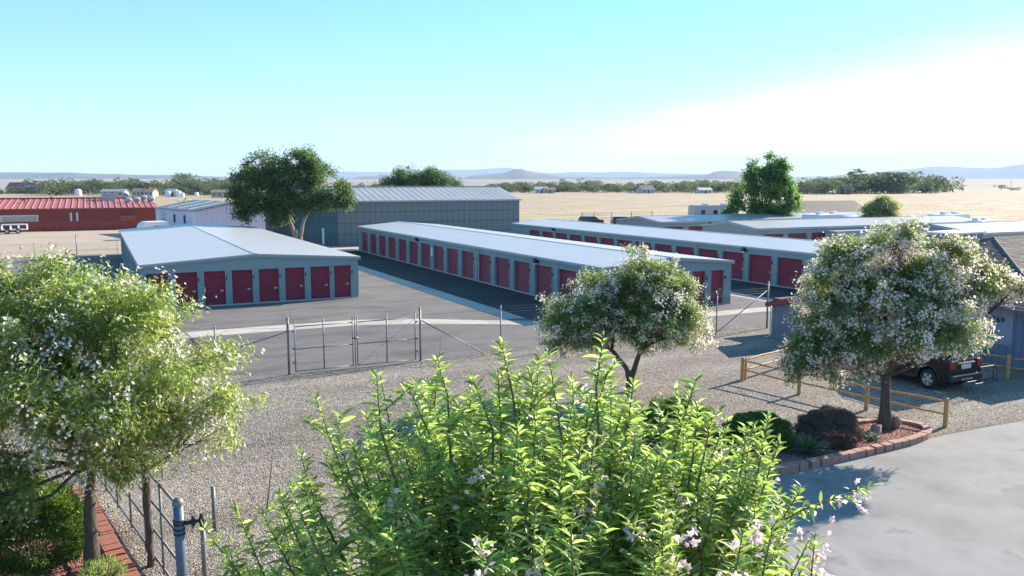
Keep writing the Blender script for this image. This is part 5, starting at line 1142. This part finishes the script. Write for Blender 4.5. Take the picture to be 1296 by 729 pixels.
car.scale = (1.0, 1.0, 1.09)
rk = thing('cargo_rack', 'black folding carrier rack standing out behind the dark parked car', 'rack', (27.9, 18.95, 0))
b = MB(); b.tube([(0, .15, .42), (0, -.45, .42)], .03, 6); b.build('hitch_bar', M['plastic'], rk)
b = MB()
for y in (-.15, -.45): b.tube([(-.55, y, .45), (.75, y, .45)], .018, 6)
for x in (-.55, -.1, .32, .75): b.tube([(x, -.15, .45), (x, -.45, .45)], .014, 5)
b.tube([(-.1, -.3, .45), (-.1, -.3, .98), (.62, -.3, .98), (.62, -.3, .45)], .018, 6); b.tube([(.62, -.3, .98), (.9, -.3, .75), (.75, -.3, .45)], .014, 6); b.build('rack_frame', M['plastic'], rk)
# roofed sign board
sg = thing('notice_board', 'white notice board under a little dark red roof behind the parked car', 'sign', (29.75, 21.0, 0))
for s in (-.45, .45):
    b = MB(); b.box(-.05, .05, s-.05, s+.05, -.05, 2.25); b.build('post', M['wood_grey'], sg)
b = MB(); b.box(-.03, .03, -.395, .395, 1.05, 1.98); b.build('board', M['white'], sg)
b = MB(); b.prism([(-.38, 2.1), (.38, 2.1), (.38, 2.16), (0, 2.46), (-.38, 2.16)], 'y', -.72, .72); b.build('roof', M['dark_red'], sg)
for s, lb in ((25.2, ''),): pass
# pickup-like cars behind the third block
suv('dark green car showing only its roof behind the third storage roof', (80.5, 119.5, 0), R(-20), M['dark_car'], False)
suv('second dark vehicle just left of the green one beyond the third storage roof', (76.5, 123.5, 0), R(0), M['dark_car'], False)
suv('red vehicle tucked in the gap between white shed and tall warehouse', (18.6, 103.5, 0), R(75), M['red_car'], False)
# round-nosed white horse trailer by the white shed
def trailer(name, label, cat, loc, rz, L, W_, H, m, dome=True, windows=3, ac=True, round_=.5):
    t = thing(name, label, cat, loc, rz); b = MB(); z0 = .5
    prof = [(-L/2, z0), (L/2, z0), (L/2, z0+.5)]+[(L/2-round_+round_*math.cos(a), H-round_+round_*math.sin(a)) for a in np.linspace(.1, math.pi/2, 6)]+[(-L/2+round_*.5-round_*.5*math.sin(a), H-round_*.5+round_*.5*math.cos(a)) for a in np.linspace(.0, math.pi/2, 5)]
    b.prism(prof, 'y', -W_/2, W_/2); bevelled(b, 'body', m, t, .08)
    for k in range(windows):
        for s in (-1, 1):
            g = MB(); x = -L/2+L*(k+.7)/(windows+.6); g.box(x-.4, x+.4, min(s*W_/2, s*(W_/2+.02)), max(s*W_/2, s*(W_/2+.02)), H*.52, H*.75); g.build('window', M['glass'], t)
    for x in (-L*.12, L*.02):
        for s in (-1, 1): wheel(t, x, s*(W_/2-.12), s, M['alloy'], .36, .2)
    if ac:
        for x in (-L*.2, L*.22):
            a = MB(); a.box(x-.45, x+.45, -.35, .35, H+.002, H+.28); bevelled(a, 'roof_unit', M['white'], t, .06)
    s_ = MB(); s_.box(-L/2+.3, L/2-.6, -W_/2-.012, -W_/2-.002, H*.40, H*.46); s_.box(-L/2+.3, L/2-.6, W_/2+.002, W_/2+.012, H*.40, H*.46); s_.build('stripe', M['grey_metal'], t)
    d = MB(); d.tube([(L/2, 0, .5), (L/2+1.1, 0, .5)], .05, 6); d.tube([(L/2+.9, 0, 0), (L/2+.9, 0, .6)], .03, 6); d.build('drawbar', M['plastic'], t)
    return t
x, y = polar(az_px(190.5), 121); trailer('horse_trailer', 'small white round-nosed trailer beside the white metal shed', 'trailer', (x, y, 0), R(195), 3.6, 1.9, 2.3, M['white'], windows=1, ac=False, round_=.9)
x, y = polar(az_px(904), 152); trailer('travel_trailer', 'grey rounded camper behind the farthest pale storage block, left of the poplar', 'camper', (x, y, 0), R(-12), 8.5, 2.5, 3.45, M['grey_metal'], windows=3, round_=.8)
x, y = polar(az_px(1048), 117); trailer('motorhome', 'long white motorhome roof in front of the brown roofed house', 'camper', (x, y, 0), R(180+12), 7.6, 2.5, 3.35, M['white'], windows=4, round_=.45)
x, y = polar(az_px(1083), 120); trailer('motorhome', 'second white camper with low roof near the feathery grey-green tree', 'camper', (x, y, 0), R(8), 5.2, 2.4, 3.05, M['white'], windows=2, round_=.4, ac=False)
x, y = polar(az_px(1204), 126); trailer('travel_trailer', 'white camper with humped roof unit rising over the pale storage roof', 'camper', (x, y, 0), R(5), 6.0, 2.5, 3.25, M['white'], windows=3, round_=.7)
x, y = polar(az_px(1165), 127); trailer('travel_trailer', 'low white camper roof just left of the humped one', 'camper', (x, y, 0), R(5), 5.0, 2.4, 2.75, M['white'], windows=2, ac=False)
x, y = polar(az_px(1243), 116); trailer('travel_trailer', 'white camper between the pale storage block and the long white roof', 'camper', (x, y, 0), R(15), 5.0, 2.4, 2.9, M['white'], windows=2)
x, y = polar(az_px(14), 142.5)
t = thing('utility_trailer', 'small open pale blue frame trailer parked against the red fence', 'trailer', (x, y, 0))
b = MB()
for s in (-.8, .8): b.tube([(-1.6, s, .55), (1.6, s, .55)], .06, 6); b.tube([(-1.6, s, 1.3), (1.6, s, 1.3)], .06, 6)
for xx in (-1.6, -.5, .5, 1.6):
    for s in (-.8, .8): b.tube([(xx, s, .5), (xx, s, 1.33)], .06, 6)
b.box(-1.6, 1.6, -.8, .8, .5, .56); b.build('frame', M['white'], t)
for s in (-1, 1): wheel(t, -.9, s*.95, s, M['alloy'], .38, .2); wheel(t, .5, s*.95, s, M['alloy'], .38, .2)
t = thing('traffic_cone', 'small red cone standing by the far thin wire fence', 'cone', (-2.9, 97.6, 0)); b = MB(); b.lathe([(.17, .02), (.03, .7), (.001, .7)], 12); b.build('cone', M['red_car'], t); b = MB(); b.box(-.22, .22, -.22, .22, 0, .03); b.build('base', M['red_car'], t)
b = MB(); b.lathe([(.125, .3), (.09, .48)], 12); b.build('band', M['white'], t)
# blue-grey cabinet and flat roofed box by the office ridge
x, y = polar(az_px(1214), 84)
t = thing('site_cabin', 'dark blue-grey flat roofed cabin with pale roof edge behind the right round tree', 'cabin', (x, y, 0), R(8))
b = MB(); b.box(-2.4, 2.4, -1.2, 1.2, 0, 3.0)
for i in range(16): b.box(-2.35+i*.3, -2.29+i*.3, -1.23, -1.2, .05, 2.95)
b.build('wall', M['cabinet'], t); b = MB(); b.box(-2.6, 2.5, -1.4, 1.4, 3.002, 3.14); b.build('roof', M['white'], t)
b = MB(); b.box(1.0, 1.15, -1.26, -1.232, 0, 2.9); b.build('corner_trim', M['white'], t)
x, y = polar(az_px(1232), 60)
t = thing('satellite_canopy', 'small pale flat disc-like roof just above the office ridge', 'canopy', (x, y, 0))
b = MB(); b.lathe([(.001, 3.5), (1.2, 3.5), (1.3, 3.56), (1.0, 3.66), (.001, 3.7)], 20); b.build('canopy_top', M['white'], t); b = MB(); b.tube([(0, 0, 0), (0, 0, 3.5)], .06, 8); b.build('pole', M['steel'], t)
# houses and barns
def house(name, label, u, r, w, d, e, rg, wall, roof, rz=0, cat='house', wins=4, group=None, chimney=False):
    x, y = polar(az_px(u), r); t = thing(name, label, cat, (x, y, 0), R(rz-26.4), group)
    b = MB(); b.box(-w/2, w/2, -d/2, d/2, 0, e-.02); b.prism([(-d/2+.02, e-.02), (0, rg-.02), (d/2-.02, e-.02)], 'x', -w/2+.02, w/2-.02); b.build('wall', wall, t)
    ov = .5; sl = (rg-e)/(d/2)
    for s in (-1, 1):
        q = MB(); q.add([(-w/2-ov, s*(d/2+ov), e-sl*ov), (w/2+ov, s*(d/2+ov), e-sl*ov), (w/2+ov, 0, rg), (-w/2-ov, 0, rg), (-w/2-ov, s*(d/2+ov), e-sl*ov+.15), (w/2+ov, s*(d/2+ov), e-sl*ov+.15), (w/2+ov, 0, rg+.15), (-w/2-ov, 0, rg+.15)], [(0, 1, 2, 3), (4, 5, 6, 7), (0, 1, 5, 4), (1, 2, 6, 5), (0, 3, 7, 4)]); o = q.build('roof', roof, t)
    for i in range(wins):
        q = MB(); xx = -w/2+w*(i+.5)/wins; h0 = 0 if i == wins//2 else .9; q.box(xx-.6, xx+.6, -d/2-.06, -d/2-.003, h0, 2.1); f = q.build('window' if h0 else 'door', M['trim'] if h0 else M['dark_red'], t)
        if h0: g = MB(); g.box(xx-.5, xx+.5, -d/2-.08, -d/2-.062, 1.0, 2.0); g.build('pane', M['glass'], f)
    if chimney: q = MB(); q.box(-.5+w*.2, .5+w*.2, -.4, .4, rg-.3, rg+1.0); q.build('chimney', M['brick'], t)
    return t
house('house', 'low brown-roofed house with pale gable behind the campers', 1034, 150, 12.5, 11, 2.4, 4.2, M['tan_wall'], M['tan_roof'], 5, chimney=False)
house('red_roof_barn', 'distant long shed with a red roof at the far left edge of the field', 26, 640, 14, 9, 3.4, 7.0, M['dark_red'], M['red_roof'], -4, 'barn', 6)
house('blue_shed', 'distant plain blue shed right of the red roofed barn', 46, 630, 10, 8, 4.5, 6.0, mat('blue_shed_wall', (.12, .17, .30), .7), mat('blue_shed_roof', (.22, .28, .42), .6), 0, 'shed', 2)
house('long_shed', 'distant long pale blue-white shed below the tree row', 145, 480, 11.5, 6, 2.6, 3.6, M['grey_metal'], M['roof_far'], 0, 'shed', 3)
house('ranch_house', 'distant brown ranch house with wide veranda under dark trees', 183, 475, 10.5, 8, 2.5, 4.0, M['tan_wall'], M['tan_roof'], 3, wins=5, chimney=True)
house('white_house', 'distant little white house between two round white tanks', 217, 460, 4.5, 5, 2.6, 3.8, M['white'], M['grey_metal'], 0, wins=2)
house('ranch_house', 'distant grey flat-roofed house left of the wide spreading tree', 283, 430, 10.5, 8, 2.5, 3.6, M['tan_wall'], M['tan_roof'], 8, wins=4)
house('white_house', 'faint white houses row in the tree line nearest the warehouse', 685, 560, 8, 7, 2.6, 4.2, M['white'], M['house_wall'], 0, wins=3)
house('brown_house', 'faint brown low house next to the faint white one in the tree line', 695, 555, 7, 7, 2.4, 3.6, M['tan_wall'], M['tan_roof'], 10, wins=3)
house('dark_roof_house', 'faint house with dark sloping roof in the middle of the tree line', 817, 560, 9, 9, 2.4, 5.0, M['tan_wall'], M['shed_roof'], 20, wins=3)
house('pale_house', 'faint pale low house in the tree line left of the poplar', 891, 565, 8.5, 7, 2.2, 3.6, M['house_wall'], M['house_wall'], 10, wins=3)
house('red_house', 'far small dark red house in the dark clump of trees', 1071, 545, 4.5, 5, 3, 4.8, M['dark_red'], M['tan_roof'], 0, wins=2)
for u, r, s, lb in ((212, 457, 1.5, 'round white water tank left of the little white house'), (225, 457, 1.6, 'round white water tank right of the little white house'), (230, 452, 1.1, 'small round white tank at the tree foot'), (98, 520, 1.9, 'distant big white dome tank amid the trees'), (248, 470, 1.1, 'tiny white round tank below the tall dark tree')):
    x, y = polar(az_px(u), r); t = thing('water_tank', lb, 'tank', (x, y, 0)); b = MB(); b.lathe([(s, 0), (s, s*1.4), (s*.7, s*1.8), (.001, s*1.9)], 16); b.build('tank', M['white'], t, True); b = MB(); b.lathe([(s*.2, 0), (s*.2, s*.15), (.001, s*.16)], 8, 0, Matrix.Translation((0, 0, s*1.87))); b.build('hatch', M['grey_metal'], t)
for u, r, h, lb in ((1219, 700, 9, 'thin far power pole right of the dark clump of trees'), (934, 128, 5.2, 'thin pole beside the grey camper left of the poplar'), (1280, 760, 8, 'faint far pole near the lone bushes on the plain')):
    x, y = polar(az_px(u), r); t = thing('utility_pole', lb, 'pole', (x, y, 0)); b = MB(); b.tube([(0, 0, 0), (0, 0, h)], [.14, .1], 6); b.build('pole', M['bark'], t)
    if r > 300: b = MB(); b.box(-1, 1, -.06, .06, h-.9, h-.7); b.build('crossarm', M['bark'], t)
# pole and wire paddock rails in the field
fx = [polar(az_px(u), r) for u, r in ((737, 168), (752, 165), (775, 166), (800, 172), (826, 178))]
t = thing('paddock_fence', 'faint brown paddock rails out in the dry field beyond the third storage roof', 'fence', (*fx[0], 0))
for x, y in fx: b = MB(); b.tube([(x-fx[0][0], y-fx[0][1], 0), (x-fx[0][0], y-fx[0][1], 1.5)], .08, 6); b.build('post', M['wood_grey'], t)
for z in (.5, 1.0, 1.4): b = MB(); b.tube([(x-fx[0][0], y-fx[0][1], z) for x, y in fx], .035, 4); b.build('rail', M['wood_grey'], t)

# ------------------------------------------------------------------ air
hb = MB(); hb.box(-17900, 17900, -1500, 17900, -3, 620); hzo = hb.build('haze', [])
hm = bpy.data.materials.new('haze_air'); hm.use_nodes = True; N = hm.node_tree.nodes; N.clear(); out = N.new('ShaderNodeOutputMaterial'); pv = N.new('ShaderNodeVolumePrincipled')
pv.inputs['Color'].default_value = (.60, .78, 1, 1); pv.inputs['Density'].default_value = .000085; pv.inputs['Anisotropy'].default_value = .0; hm.node_tree.links.new(pv.outputs[0], out.inputs['Volume'])
hzo.data.materials.append(hm); tag(hzo, 'thin pale blue air haze over the whole plain', 'haze', kind='stuff')
